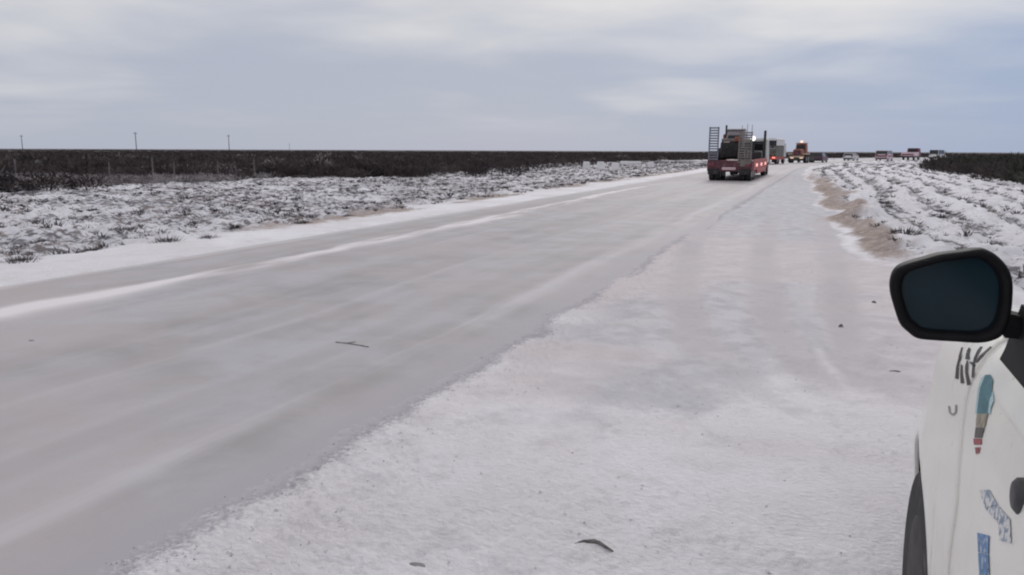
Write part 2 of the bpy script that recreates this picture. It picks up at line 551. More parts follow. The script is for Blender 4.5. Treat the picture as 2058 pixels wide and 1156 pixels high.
TRACKS = [[(-2.75, 23.46), (-2.0, 12.95), (-1.37, 8.45), (-.90, 6.47), (-.48, 5.55), (-.03, 4.74)],
          [(-1.2, 23.1), (-.80, 12.16), (-.41, 7.75), (-.06, 6.0), (.28, 4.96)],
          [(-.13, 21.67), (.24, 11.52), (.26, 8.02), (.28, 6.45), (.42, 5.43), (.56, 4.89)]]


def track_mask(x, y):
    """tyre tracks of cars that pulled over"""
    out = np.zeros_like(x)
    selm = (np.abs(x) < 6) & (y > 2) & (y < 30)
    xs, ys = x[selm], y[selm]
    wb = (fbm(xs * .8, ys * .8, 2, 71) - .5) * .12
    acc = np.zeros_like(xs)
    for P_ in TRACKS:
        d = np.full(xs.shape, 9.0)
        for (ax, ay), (bx, by) in zip(P_, P_[1:]):
            k = np.clip(((xs - ax) * (bx - ax) + (ys - ay) * (by - ay)) / ((bx - ax) ** 2 + (by - ay) ** 2), 0, 1)
            d = np.minimum(d, np.hypot(xs - ax - k * (bx - ax), ys - ay - k * (by - ay)))
        acc = np.maximum(acc, 1 - smooth(d + wb, .07, .28))
    out[selm] = acc * smooth(ys, 4.5, 8.0) * (1 - .6 * smooth(ys, 14, 22)) * (.6 + .4 * smooth(fbm(xs * .9, ys * .5, 3, 73), .38, .58))
    return out


def fields(x, y):
    """height and masks of the ground"""
    x, y = np.asarray(x, float), np.asarray(y, float)
    s, t = road_st(x, y)
    rr = np.hypot(x, y)
    near = 1 - smooth(rr, 60, 160)
    e = np.interp(s, _ES, _ET) + (fbm(x * .35, y * .35, 3, 31) - .5) * 0.9 + (fbm(x * 1.6, y * 1.6, 2, 33) - .5) * .3
    big = fbm(x * .012, y * .012, 3, 2) - .5
    z = big * 1.1 * smooth(rr, 120, 500)
    # pavement bed and shoulder
    nE = np.where(t > 0, (fbm(x * 1.3, y * 1.3, 3, 81) - .5) * .22 + (fbm(x * 8, y * 8, 3, 83) - .5) * .10, 0) * (1 - smooth(rr, 25, 50))
    bed = np.where(t > 0, smooth(t, 3.02, 2.75) + .26 * smooth(t + .5 * nE, 3.34, 2.98), smooth(-t, 3.35, 3.12))
    lump = fbm(x * 1.5, y * 1.5, 4, 5, .55) - .5
    lump2 = fbm(x * 5.5, y * 5.5, 3, 9, .55) - .5
    grain = fbm(x * 19, y * 34, 3, 14, .6) - .5
    onsh = smooth(t, 3.0, 3.12) * (1 - smooth(t, e - .3, e + .2))
    gr_n = 1 - smooth(rr, 7, 16)
    gr_big = smooth(fbm(x * .8, y * .8, 3, 77), .40, .60)
    rut = np.exp(-((x - .26 - .02 * (y - 6)) / .10) ** 2) * smooth(y, 3, 6) * (1 - smooth(y, 12, 16))
    rut += np.exp(-((x + 1.95 - .15 * (y - 12)) / .14) ** 2) * smooth(y, 4, 7) * (1 - smooth(y, 14, 22))
    trk = track_mask(x, y)
    crumb = smooth(t, 3.2, 3.35) * (1 - smooth(t, 3.6, 4.3)) * (1 - smooth(s, 9, 20))
    thick = smooth(t + nE * 2, 3.15, 4.2)
    zsh = .006 + .016 * thick + (.025 * lump + .010 * lump2) * thick + (.013 * gr_n * (.3 + .9 * gr_big) + .006 * crumb) * grain * 1.6 - .007 * rut - .018 * trk
    z = z + onsh * zsh
    # right of the pull-out: low bank, then rutted field
    d = t - e
    bank = np.exp(-((d - .75) / .55) ** 2) * .27 * smooth(s, 6, 14) * (1 - .55 * smooth(s, 55, 90))
    fr = smooth(d, .2, 1.4)
    tw_ = t + (fbm(s * .05, t * .2, 3, 41) - .5) * 1.8 + (fbm(x * .9, y * .9, 2, 43) - .5) * .5
    rows = np.sin(tw_ * 2 * math.pi / 1.35) * .62 + np.sin(tw_ * 2 * math.pi / .71 + 1.2) * .25
    rows = rows * (.60 + .8 * smooth(fbm(x * .3, y * .3, 3, 45), .35, .6)) + (fbm(x * .55, y * .55, 3, 47) - .5) * 1.1
    zr = -.16 * smooth(d, 1.2, 2.6) + near * (.10 * rows + .24 * lump + .17 * lump2) + .12 * smooth(d, 3.5, 7)
    z = z + bank * (1 + .9 * lump) + fr * zr
    # left: smooth snow band, then rough field a little lower
    lt = -t
    bandL = smooth(lt, 3.12, 3.5) * (1 - smooth(lt, 4.5, 5.4))
    zl = .03 + .05 * lump
    fl = smooth(lt, 4.4, 6.0)
    z = z + bandL * zl + fl * (-.10 * smooth(lt, 5, 9) + near * (.30 * lump + .17 * lump2))
    z = z - .07 * bed
    # masks
    n_a = fbm(x * .16, y * .16, 3, 51)
    n_b = fbm(x * .5, y * .5, 3, 53)
    ice = onsh * np.clip(.30 * smooth(y, 4, 8) + .62 * smooth(y, 8, 19), 0, 1)
    patch = np.exp(-(((x + 1.15 + .03 * (y - 9)) / .80) ** 2 + ((y - 8.6) / 3.6) ** 2))
    patch2 = np.exp(-(((x + 1.35) / .45) ** 2 + ((y - 3.6) / .5) ** 2)) * .55 * smooth(n_b, .30, .62)
    edge = np.exp(-((x - .95) / .55) ** 2) * smooth(y, 4.5, 6.5) * (1 - smooth(y, 10, 14))
    ice = np.clip(ice + onsh * (.25 * smooth(fbm(x * .7, y * .7, 4, 57), .5, .66) + patch * (.55 + 1.0 * smooth(n_b, .35, .65)) + patch2 + edge * 1.1 + 1.0 * trk * (.45 + .55 * smooth(n_b, .22, .50))), 0, 1)
    soil = np.exp(-((d - .42) / (.22 + .42 * n_b)) ** 2) * smooth(s, 10.5, 13.5) * (1 - smooth(s, 28, 55)) * 1.2
    soil += np.exp(-((d - .4) / .8) ** 2) * smooth(s, 34, 45) * .45 * (1 - smooth(s, 80, 140))
    soil += np.exp(-((lt - 5.1) / .75) ** 2) * smooth(n_b, .30, .54) * smooth(s, 9, 16) * (1 - smooth(s, 70, 110)) * 1.05
    soil += np.exp(-((lt - 6.2) / .9) ** 2) * smooth(n_a, .45, .65) * smooth(s, 12, 20) * .55
    lb = 24.0 + (n_a - .5) * 14 + (n_b - .5) * 9 + 15 * smooth(s, 21.5, 25) * (1 - smooth(s, 27, 38)) + smooth(s, 60, 150) * 2 - 6.5 * np.exp(-((s - 48) / 14) ** 2)
    rb = 14.4 + (n_a - .5) * 3.5
    sc = np.clip(smooth(lt, lb - 1.5, lb + 6.0) + smooth(t, rb, rb + 2), 0, 1)
    grit = np.clip(fl * (1 - sc) * (.75 + .40 * smooth(n_b, .3, .6)) + fr * (.50 + 1.3 * smooth(-rows, -.1, .45)) * (1 - sc), 0, 1.25)
    wet = np.where(t > 0, 1 - smooth(t + nE * 1.6, 3.12, 3.55), 0) * (1 - sc)
    wet = np.where(t < 2.9, 0, wet)
    warm = np.clip(onsh * (smooth(y, 3.2, 6) * (1 - smooth(y, 12, 20))) * (.25 + 1.2 * smooth(fbm(x * .45, y * .45, 3, 58), .42, .62)) + .48 * trk + .55 * edge, 0, 1)
    wetd = np.exp(-((t + nE - 3.32) / .10) ** 2) * (t > 0)
    return z, dict(track=trk, wetd=wetd, wet=wet, warm=warm, ice=ice, soil=np.clip(soil, 0, 1.3), scrub=sc, grit=grit), s, t, e


def gz(x, y):
    return float(fields(np.array([x]), np.array([y]))[0][0])


# ------------------------------------------------------------------ ground sheet (polar grid, fine near the camera, reaching the horizon)
rad = [0.55]
while rad[-1] < 9000:
    r_ = rad[-1]
    rad.append(r_ * (1.0075 if r_ < 16 else 1.0105 if r_ < 90 else 1.035))
rad = np.array(rad)
AX = 21.81
azf = np.arange(AX - 41, AX + 41, 0.125)
azc = np.arange(AX + 41, AX + 360 - 41, 2.0)
az = np.radians(np.concatenate([azf, azc]))
na, nr = len(az), len(rad)
RR, AA = np.meshgrid(rad, az, indexing='ij')
GX, GY = -np.sin(AA) * RR, np.cos(AA) * RR
gx, gy = GX.ravel(), GY.ravel()
gzv, masks, gs, gt, ge = fields(gx, gy)
ii, jj = np.meshgrid(np.arange(nr - 1), np.arange(na), indexing='ij')
j2 = (jj + 1) % na
F = np.stack([ii * na + jj, (ii + 1) * na + jj, (ii + 1) * na + j2, ii * na + j2], -1).reshape(-1, 4)[:, ::-1]
V = np.stack([gx, gy, gzv], 1)
V = np.vstack([V, [[0, 0, float(gzv[:na].mean())]]])
for k in masks:
    masks[k] = np.append(masks[k], masks[k][0])
tf, df = gt[F].mean(1), (gt - ge)[F].mean(1)
sh = (tf > 0) & (df < 0.0) & (gs[F].mean(1) < 220)
hub = np.array([[len(V) - 1, j, (j + 1) % na] for j in range(na)])


def sub_mesh(name, F):
    u, inv = np.unique(F, return_inverse=True)
    me = mesh_np(name, V[u], inv.reshape(F.shape), True)
    for k, a in masks.items():
        fattr(me, k, a[u])
    return link(name, me, M['snow'])


tag(sub_mesh('ground', F[~sh]), 'snow dusted open plain reaching to the horizon', 'ground', kind='structure')
tag(sub_mesh('road_shoulder', F[sh]), 'wide snow covered shoulder with tyre marks right of the icy road', 'shoulder', kind='structure')

# ------------------------------------------------------------------ road sheet
ss = np.concatenate([np.arange(-25, 0, .5), np.arange(0, 30, .12), np.arange(30, 80, .4), np.arange(80, 420, 2.0)])
tt = np.concatenate([np.linspace(-3.36, -2.9, 10), np.linspace(-2.85, -1.1, 60), np.linspace(-1.0, 2.2, 30), np.linspace(2.25, 3.40, 40)])
SS, TT = np.meshgrid(ss, tt, indexing='ij')
sx, sy = SS.ravel(), TT.ravel()
wv = (fbm(sx * .25, sy * 0 + 3.3, 3, 61) - .5) * .26 + (fbm(sx * 1.6, sy * 1.6, 3, 69) - .5) * .16
rc = -1.66 + wv - .30 * smooth(sx, 16, 30)
rw = (.17 + .22 * (fbm(sx * .6, sx * 0 + 1.7, 4, 67) - .35)) * (1 - .3 * smooth(sx, 20, 40))
rw = np.maximum(rw, .07)
ridge = np.exp(-((sy - rc) / rw) ** 2) * (1 - smooth(sx, 26, 45))
zr_ = -.02 * (sy / 3.3) ** 2 + .016 * ridge + .008 * (fbm(sx * .3, sy * 2.2, 4, 63) - .5) + .012 * np.exp(-((sy - 2.6) / .18) ** 2) - .006 * np.exp(-((sy - 3.05) / .12) ** 2)
zr_ = zr_ + .018
# two frozen scuffs pressed into the ice
rx_, ry_ = road_xy(sx, sy)
zr_ += .02 * np.exp(-((np.hypot((rx_ + 5.27) / 1.0, (ry_ - 4.46) / 1.0) - .17) / .05) ** 2)
bigz = fields(rx_, ry_)[0] * smooth(np.hypot(rx_, ry_), 110, 200)
ns, nt = len(ss), len(tt)
ii, jj = np.meshgrid(np.arange(ns - 1), np.arange(nt - 1), indexing='ij')
Fr = np.stack([ii * nt + jj, ii * nt + jj + 1, (ii + 1) * nt + jj + 1, (ii + 1) * nt + jj], -1).reshape(-1, 4)
me = mesh_np('road', np.stack([rx_, ry_, zr_ + np.maximum(bigz + .08, 0) * smooth(np.hypot(rx_, ry_), 110, 200)], 1), Fr, True)
fattr(me, 'along', sx)
fattr(me, 'across', sy)
fattr(me, 'ridge', np.clip(ridge * 1.3, 0, 1))
tag(link('road', me, M['road']), 'grey icy two lane road bending right in the distance', 'road', kind='structure')


# ------------------------------------------------------------------ plants
def twig_cloud(n, size, hgt, seed, wid=(.02, .05), ln=(.18, .42)):
    """one shrub as n slim triangles spread through a dome"""
    g = np.random.default_rng(seed)
    a = g.uniform(0, 2 * np.pi, n)
    q = np.sqrt(g.random(n)) * size
    zt = g.random(n) ** .7 * hgt * np.sqrt(np.clip(1 - (q / size) ** 2 * .8, .1, 1))
    base = np.stack([q * np.cos(a), q * np.sin(a), zt * .85], 1)
    dr = np.stack([np.cos(a) * .7 * q / size, np.sin(a) * .7 * q / size, np.full(n, .55)], 1) + g.normal(0, .45, (n, 3))
    dr /= np.linalg.norm(dr, axis=1)[:, None]
    L = g.uniform(*ln, n)[:, None] * (hgt / 1.0) ** .5
    sd = np.cross(dr, g.normal(0, 1, (n, 3)))
    sd /= np.linalg.norm(sd, axis=1)[:, None] + 1e-6
    wd = g.uniform(*wid, n)[:, None]
    v = np.stack([base - sd * wd, base + sd * wd, base + dr * L], 1)
    v[:, :, 2] = np.maximum(v[:, :, 2], 0.0)
    return v          # (n,3,3)


def stamp(variants, px_, py_, pz_, sc_, seed):
    g = np.random.default_rng(seed)
    out = []
    ang = g.uniform(0, 2 * np.pi, len(px_))
    vi = g.integers(0, len(variants), len(px_))
    for k, vv in enumerate(variants):
        m_ = vi == k
        if not m_.any():
            continue
        ca, sa = np.cos(ang[m_]), np.sin(ang[m_])
        v = vv[None] * sc_[m_][:, None, None, None]
        x = v[..., 0] * ca[:, None, None] - v[..., 1] * sa[:, None, None] + px_[m_][:, None, None]
        y = v[..., 0] * sa[:, None, None] + v[..., 1] * ca[:, None, None] + py_[m_][:, None, None]
        z = v[..., 2] + pz_[m_][:, None, None]
        out.append(np.stack([x, y, z], -1).reshape(-1, 3))
    V = np.concatenate(out)
    return V, np.arange(len(V)).reshape(-1, 3)


# scrub masses
N = 30000
r_ = 26 * np.exp(rng.random(N) * math.log(900 / 26.))
a_ = np.radians(AX + rng.uniform(-39, 39, N))
x_, y_ = -np.sin(a_) * r_, np.cos(a_) * r_
z_, mk, s_a, t_a, _e = fields(x_, y_)
pclear = np.min([np.hypot(x_ - a, y_ - b2) + (0 if math.hypot(a, b2) > 0 else 0) for a, b2 in ((-35.0, 25.0), (-34.0, 29.2), (-33.3, 31.5), (-32.4, 35.2), (-31.4, 37.2))], axis=0)
keep = (pclear > 1.3) & (rng.random(N) * .8 + .1 < mk['scrub']) & (rng.random(N) < .35 + 1.1 * smooth(fbm(x_ * .10, y_ * .10, 4, 91), .30, .46))
nearv = [twig_cloud(120, .75, .85, 100 + i) for i in range(5)]
farv = [twig_cloud(46, .95, .85, 140 + i, (.05, .10), (.25, .5)) for i in range(4)]
frost = (t_a < 0) & keep & (fbm(x_ * .16, y_ * .16, 3, 97) > .66) & (rng.random(N) < .5) & (r_ < 170)
left = (t_a < 0) & keep & ~frost
right = (t_a > 0) & keep & (s_a > 20)
size = rng.uniform(.55, 1.15, N) * (1 + .35 * (rng.random(N) < .06))
for sel, mt, lab in ((frost, 'pale_shrub', 'pale frosted bushes scattered among the dark scrub on the left'), (left, 'shrub', 'dark leafless scrub covering the plain left of the road up to the horizon'),
                     (right, 'olive_shrub', 'dark olive scrub beyond the rutted snow right of the road')):
    parts = []
    for rsel, var in ((sel & (r_ < 95), nearv), (sel & (r_ >= 95), farv)):
        if rsel.any():
            parts.append(stamp(var, x_[rsel], y_[rsel], z_[rsel] - .03, size[rsel] * {'shrub': 1.0, 'pale_shrub': .95, 'olive_shrub': 1.22}[mt], 5)[0])
    Vv = np.concatenate(parts)
    o = link('scrubland', mesh_np('scrubland', Vv, np.arange(len(Vv)).reshape(-1, 3)), M[mt])
    tag(o, lab, 'scrub', kind='stuff')

# frosted low scrub in the clearing behind the fence line
N2 = 3200
s_b, t_b = rng.uniform(21, 48, N2), -rng.uniform(22, 44, N2)
x2_, y2_ = road_xy(s_b, t_b)
z2_, mk2, _s, _t, _e2 = fields(x2_, y2_)
ok = (mk2['scrub'] < .7) & (rng.random(N2) < .12 + smooth(fbm(x2_ * .35, y2_ * .35, 3, 98), .36, .60)) & (-t_b > 23 + 4 * fbm(x2_ * .3, y2_ * .3, 2, 99))
lowv = [twig_cloud(60, .55, .42, 160 + i, (.012, .03), (.14, .34)) for i in range(4)]
V_, F_ = stamp(lowv, x2_[ok], y2_[ok], z2_[ok] - .02, rng.uniform(.6, 1.15, N2)[ok], 15)
tag(link('frosted_scrub', mesh_np('frosted_scrub', V_, F_), M['pale_shrub']), 'pale frosted low scrub in the clearing around the fence posts', 'scrub', kind='stuff')

# single shrubs along the front of the scrub
sv = []
for i in range(5):
    V_ = twig_cloud(220, .70, .95, 300 + i, (.015, .04), (.18, .45)).reshape(-1, 3)
    sv.append(mesh_np('shrub_twigs', V_, np.arange(len(V_)).reshape(-1, 3)))
    sv[-1].materials.append(M['shrub'])
LS = [(-29.0, 22.3, 1.2), (-27.6, 22.9, .95), (-31.0, 21.6, .9), (-33.0, 22.4, 1.1), (-33.4, 44.6, 1.0), (-30.8, 45.5, 1.15), (-28.2, 46.8, .9),
      (-25.5, 46.5, 1.0), (-22.6, 43.2, 1.05), (-21.0, 46.0, .95), (-20.0, 49.5, 1.1), (-21.4, 55.0, 1.0), (-22.5, 61.0, 1.1), (-23.5, 68.0, 1.0), (-23.8, 77.0, 1.2), (-25.2, 90.0, 1.1)]
for i, (x, y, k) in enumerate(LS):
    o = bpy.data.objects.new('shrub', sv[i % 5])
    col.objects.link(o)
    o.location = (x, y, gz(x, y) - .03)
    o.rotation_euler = (0, 0, i * 1.7)
    o.scale = (k, k, k)
    tag(o, 'dark leafless shrub on the front edge of the scrub left of the road', 'shrub', 'shrubs along the left scrub edge')
RS = [(9.2, 54.0, 1.3), (10.4, 58.0, 1.4), (9.2, 63.5, 1.25), (8.7, 70.0, 1.3), (8.9, 77.0, 1.2), (9.4, 86.0, 1.2)]
for i, (x, y, k) in enumerate(RS):
    o = bpy.data.objects.new('shrub', sv[(i + 2) % 5])
    col.objects.link(o)
    o.location = (x, y, gz(x, y) - .03)
    o.rotation_euler = (0, 0, i * 2.1)
    o.scale = (k, k, k)
    tag(o, 'dark rounded shrub on the front edge of the scrub right of the road', 'shrub', 'shrubs along the right scrub edge')


# small tufts poking through the snow
def tuft(n, spread, hgt, seed, wid=(.010, .022)):
    g = np.random.default_rng(seed)
    a = g.uniform(0, 2 * np.pi, n)
    q = g.random(n) * spread
    base = np.stack([q * np.cos(a), q * np.sin(a), np.full(n, -.02)], 1)
    dr = np.stack([np.cos(a) * g.uniform(.2, 1.1, n), np.sin(a) * g.uniform(.2, 1.1, n), g.uniform(.5, 1, n)], 1)
    L = g.uniform(.5, 1.0, n)[:, None] * hgt
    sd = np.stack([-np.sin(a), np.cos(a), np.zeros(n)], 1)
    wd = g.uniform(*wid, n)[:, None]
    return np.stack([base - sd * wd, base + sd * wd, base + dr * L], 1)


tv = [tuft(16, .10, .11, 400 + i) for i in range(6)]
N = 46000
s_a = rng.uniform(-2, 130, N)
t_a = np.where(rng.random(N) < .68, -rng.uniform(4.7, 30, N), rng.uniform(3.8, 16, N))
x_, y_ = road_xy(s_a, t_a)
z_, mk, s2, t2, e2 = fields(x_, y_)
cl_ = fbm(x_ * .7, y_ * .7, 3, 95)
okL = (t_a < 0) & (mk['scrub'] < .6) & (rng.random(N) < smooth(cl_, .34, .62)) & (-t_a > 4.7 + 1.0 * rng.random(N) ** .5 * .8)
tw2 = t_a + (fbm(s_a * .05, t_a * .2, 3, 41) - .5) * 1.8
rowm = np.sin(tw2 * 2 * math.pi / 1.35)
okR = (t_a > 0) & (t_a - e2 > .62) & (mk['scrub'] < .6) & (rng.random(N) < smooth(cl_, .36, .58)) & (rowm + rng.normal(0, .5, N) < .1)
size = rng.uniform(.5, 1.35, N) * (1 + .7 * (rng.random(N) < .10))
for ok, lab in ((okL, 'dark dead grass tufts poking through the snow left of the road'), (okR, 'dark dead grass tufts in the rutted snow right of the road')):
    V_, F_ = stamp(tv, x_[ok], y_[ok], z_[ok], size[ok], 8)
    tag(link('dead_grass', mesh_np('dead_grass', V_, F_), M['tuft']), lab, 'grass', kind='stuff')
# larger tussocks that stand out one by one
tm = []
for i in range(4):
    V_ = np.concatenate([tuft(150, .20, .11, 500 + i, (.005, .011)), tuft(70, .11, .16, 520 + i, (.004, .009))]).reshape(-1, 3)
    tm.append(mesh_np('tussock_blades', V_, np.arange(len(V_)).reshape(-1, 3)))
    tm[-1].materials.append(M['tuft'])
TL = [(-10.4, 7.4), (-11.6, 8.2), (-12.4, 9.2), (-10.9, 9.0), (-10.6, 10.2), (-10.3, 10.9), (-12.8, 11.5), (-11.2, 12.6), (-10.5, 13.9), (-13.5, 13.8), (-10.6, 15.8), (-11.7, 16.5),
      (-14.6, 15.9), (-10.9, 18.9), (-12.6, 20.5), (-15.4, 19.8), (-11.0, 23.0), (-13.2, 25.4), (-16.8, 24.0), (-11.3, 28.5), (-14.2, 31.0), (-11.5, 35.0), (-18.5, 29.0), (-20.5, 21.5), (-17.5, 34.5)]
for i, (x, y) in enumerate(TL):
    o = bpy.data.objects.new('grass_tussock', tm[i % 4])
    col.objects.link(o)
    k = 1.0 + .25 * math.sin(i * 2.3)
    o.location, o.rotation_euler, o.scale = (x, y, gz(x, y) - .01), (0, 0, i * 1.3), (k * 1.25, k * 1.25, k)
    tag(o, 'dark grass tussock standing in the rough snow just left of the road', 'tussock', 'tussocks left of the road')
TR = [(1.9, 12.9), (1.35, 14.6), (2.5, 15.4), (1.6, 17.2), (3.1, 17.5), (2.4, 19.8), (3.8, 20.4), (2.9, 23.0), (1.5, 22.0), (4.6, 24.5), (3.5, 27.5), (2.0, 29.0), (5.2, 31.0), (4.0, 36.0), (6.2, 39.0), (2.6, 38.5)]
for i, (x, y) in enumerate(TR):
    o = bpy.data.objects.new('grass_tussock', tm[(i + 1) % 4])
    col.objects.link(o)
    k = 1.0 + .25 * math.sin(i * 1.9)
    o.location, o.rotation_euler, o.scale = (x, y, gz(x, y) - .01), (0, 0, i * 1.1), (k * 1.3, k * 1.3, k * .9)
    tag(o, 'dark grass tussock in the rutted snow right of the shoulder', 'tussock', 'tussocks right of the shoulder')

# ------------------------------------------------------------------ fence posts, poles, blocks
FP = [(-35.8, 25.7, 1.2, 'leftmost pale fence post at the front of the scrub'), (-34.6, 29.9, 1.0, 'pale fence post, second from the left edge of the picture'),
      (-34.0, 32.2, 1.2, 'pale fence post, third from the left edge of the picture'), (-33.7, 33.4, 1.0, 'pale fence post, fourth from the left, close beside the third'),
      (-33.0, 36.0, 1.05, 'pale fence post, fifth from the left, before the dark scrub'), (-32.0, 38.0, 1.15, 'pale fence post, sixth from the left, farthest along the line')]
for i, (x, y, hgt, lab) in enumerate(FP):
    z = gz(x, y)
    tilt = .03 * math.sin(i * 2.1)
    o = MB().loft([[(math.cos(k * math.pi / 4 + .4) * r2 + tilt * zc, math.sin(k * math.pi / 4 + .4) * r2, zc) for k in range(8)] for zc, r2 in ((-.15, .046), (hgt * .5, .042), (hgt - .03, .038), (hgt, .02))]).build('fence_post', 'wood')
    o.location = (x, y, z)
    tag(o, lab, 'post', 'fence posts')
UP = [(-394, 288, 'leftmost utility pole on the horizon'), (-280, 257, 'utility pole on the horizon, second from the left'), (-277, 311, 'dark utility pole on the horizon, third from the left'), (-588, 761, 'small faint utility pole on the horizon, rightmost of the four')]
for i, (x, y, lab) in enumerate(UP):
    e_ = empty('utility_pole', (x, y, gz(x, y)), math.atan2(y, x) + math.pi / 2, label=lab, cat='pole', group='utility poles on the horizon')
    MB().tube((0, 0, -.5), (0, 0, 9.0), .19, .13, 8).build('pole', 'dark_wood', e_)
    MB().box((0, -.22, 8.3), (1.6, .16, .16), .02).build('crossarm', 'dark_wood', e_)
    for dx in (-.7, 0, .7):
        MB().tube((dx, -.22, 8.385), (dx, -.22, 8.62), .07, .05, 6).build('insulator', 'stone', e_)
BB = [(-20.9, 71.0, .62, .60, 'leftmost of the three white blocks at the scrub edge left of the road'), (-19.6, 71.3, .72, .58, 'middle of the three white blocks at the scrub edge left of the road'),
      (-18.3, 71.6, .66, .52, 'rightmost of the three white blocks at the scrub edge left of the road')]
for i, (x, y, wd, hg, lab) in enumerate(BB):
    z = gz(x, y)
    e_ = empty('roadside_block', (x, y, z), .1, label=lab, cat='block', group='white roadside blocks')
    MB().box((0, 0, hg / 2 - .05), (wd, .5, hg + .1), .06, tx=.9, ty=.85).build('block', 'white_block', e_)
    MB().box((0, 0, hg + .045), (wd * .96, .48, .09), .045, tx=.8, ty=.8).build('snow_cap', 'snow', e_)
e_ = empty('roadside_barrier', (-18.9, 80.5, gz(-18.9, 80.5)), .05, label='long low white barrier right of the three white blocks', cat='barrier')
MB().box((0, 0, .50), (2.1, .28, .30), .05).build('rail', 'white_block', e_)
for dx in (-.85, 0, .85):
    MB().box((dx, .02, .16), (.18, .2, .379), .02).build('support', 'white_block', e_)
e_ = empty('roadside_block', (-16.9, 81.0, gz(-16.9, 81.0)), .0, label='single white block right of the long low white barrier', cat='block', group='white roadside blocks')
MB().box((0, 0, .26), (.6, .5, .62), .06, tx=.9, ty=.85).build('block', 'white_block', e_)
MB().box((0, 0, .615), (.55, .46, .09), .045, tx=.8, ty=.8).build('snow_cap', 'snow', e_)


# ------------------------------------------------------------------ clods and litter
def clod(name, x, y, sx_, sy_, sz_, rz, mat, lab, cat, seed, lift=0.0):
    g = np.random.default_rng(seed)
    rings = []
    for k, (q, zz_) in enumerate(((.75, -.5), (1.0, -.1), (.95, .35), (.6, .8), (.2, 1.0))):
        rings.append([(math.cos(i * math.pi / 5) * q * sx_ * g.uniform(.75, 1.15), math.sin(i * math.pi / 5) * q * sy_ * g.uniform(.75, 1.15), zz_ * sz_ * g.uniform(.85, 1.1)) for i in range(10)])
    o = MB().loft(rings).build(name, mat, None, True)
    o.location, o.rotation_euler = (x, y, gz(x, y) + lift), (0, 0, rz)
    tag(o, lab, cat)


def stalks(paths, mat, lab):
    mb_ = MB()
    for P_, r_max in paths:
        nP = len(P_)
        for k in range(nP - 1):
            ra, rb2 = (r_max * (.25 + .75 * math.sin(math.pi * min(1, (q + .35) / nP))) for q in (k, k + 1))
            a_p, b_p = P_[k], P_[k + 1]
            mb_.tube((*a_p[:2], gz(*a_p[:2]) + a_p[2]), (*b_p[:2], gz(*b_p[:2]) + b_p[2]), ra, rb2, 6)
    tag(mb_.build('dead_stalk', mat), lab, 'stalk')


stalks([([(-.84, 2.80, .001), (-.81, 2.825, .005), (-.78, 2.835, .007), (-.75, 2.83, .006), (-.715, 2.815, .003), (-.68, 2.795, .000)], .0075),
        ([(-.83, 2.815, .002), (-.80, 2.84, .006), (-.77, 2.842, .006), (-.74, 2.836, .002)], .005)], 'stone', 'dark bent stalk half buried in the snow at the bottom of the picture')
clod('frozen_clod', -1.36, 2.42, .040, .018, .010, .3, 'pale_clod', 'small grey clod at the bottom edge left of the bent stalk', 'clod', 2, .002)
clod('stone', .24, 7.6, .022, .02, .028, 0, 'stone', 'small dark stone beside the right tyre track on the shoulder', 'stone', 3)
clod('stone', .58, 8.85, .025, .02, .020, 0, 'stone', 'small dark stone left of the wing mirror', 'stone', 4)
clod('stone', .58, 6.1, .040, .016, .010, .2, 'stone', 'flat dark stone below the wing mirror', 'stone', 5)
clod('frozen_clod', -6.06, 4.33, .04, .03, .02, 0, 'pale_clod', 'tiny reddish clod on the ice at the left edge of the road', 'clod', 6, .075)
# crumbs of ice and grit strewn over the shoulder and the road edge
Nc = 5200
xc_ = rng.uniform(-3.2, 1.6, Nc)
yc_ = 2.0 + 12 * rng.random(Nc) ** 1.6
zc_, mkc, sc_, tc2, ec_ = fields(xc_, yc_)
okc = (tc2 > 3.05) & (tc2 < ec_) & (rng.random(Nc) < .12 + .9 * np.exp(-((tc2 - 3.35) / .28) ** 2)) & ~((xc_ > .25) & (yc_ < 3.8))
tet = np.array([[1, 0, -.3], [-.5, .87, -.3], [-.5, -.87, -.3], [0, 0, .8]])
tri = tet[np.array([[0, 1, 3], [1, 2, 3], [2, 0, 3], [0, 2, 1]])]
for half, mt_, lab_, sz_ in ((0, 'snow', 'small crumbs of frozen snow along the edge of the shoulder', .011), (1, 'pale_clod', 'fine grey grit scattered over the snowy shoulder', .0048)):
    selc = okc & (np.arange(Nc) % 2 == half)
    V_, F_ = stamp([tri * np.array([1.2, .9, .7]), tri * np.array([.8, 1.3, .6])], xc_[selc], yc_[selc], zc_[selc] + .002, rng.uniform(.35, 1.3, Nc)[selc] * sz_, 21 + half)
    tag(link(('snow_crumbs', 'grit')[half], mesh_np('crumbs', V_, F_), M[mt_]), lab_, ('crumbs', 'grit')[half], kind='stuff')
stick = MB()
pts = [(-3.70, 5.28), (-3.60, 5.285), (-3.46, 5.27), (-3.36, 5.25)]
for a, b2 in zip(pts, pts[1:]):
    stick.tube((a[0], a[1], .0155), (b2[0], b2[1], .0155), .005, .004, 6)
stick.tube((-3.60, 5.285, .0155), (-3.55, 5.35, .016), .004, .003, 5)
o = stick.build('stick', 'pale_clod')
clod('frozen_clod', -3.70, 5.285, .03, .02, .014, 0, 'stone', 'tiny dark clod at the left end of the stick on the road', 'clod', 9, .075)
tag(o, 'thin dark stick lying frozen on the icy road', 'stick')


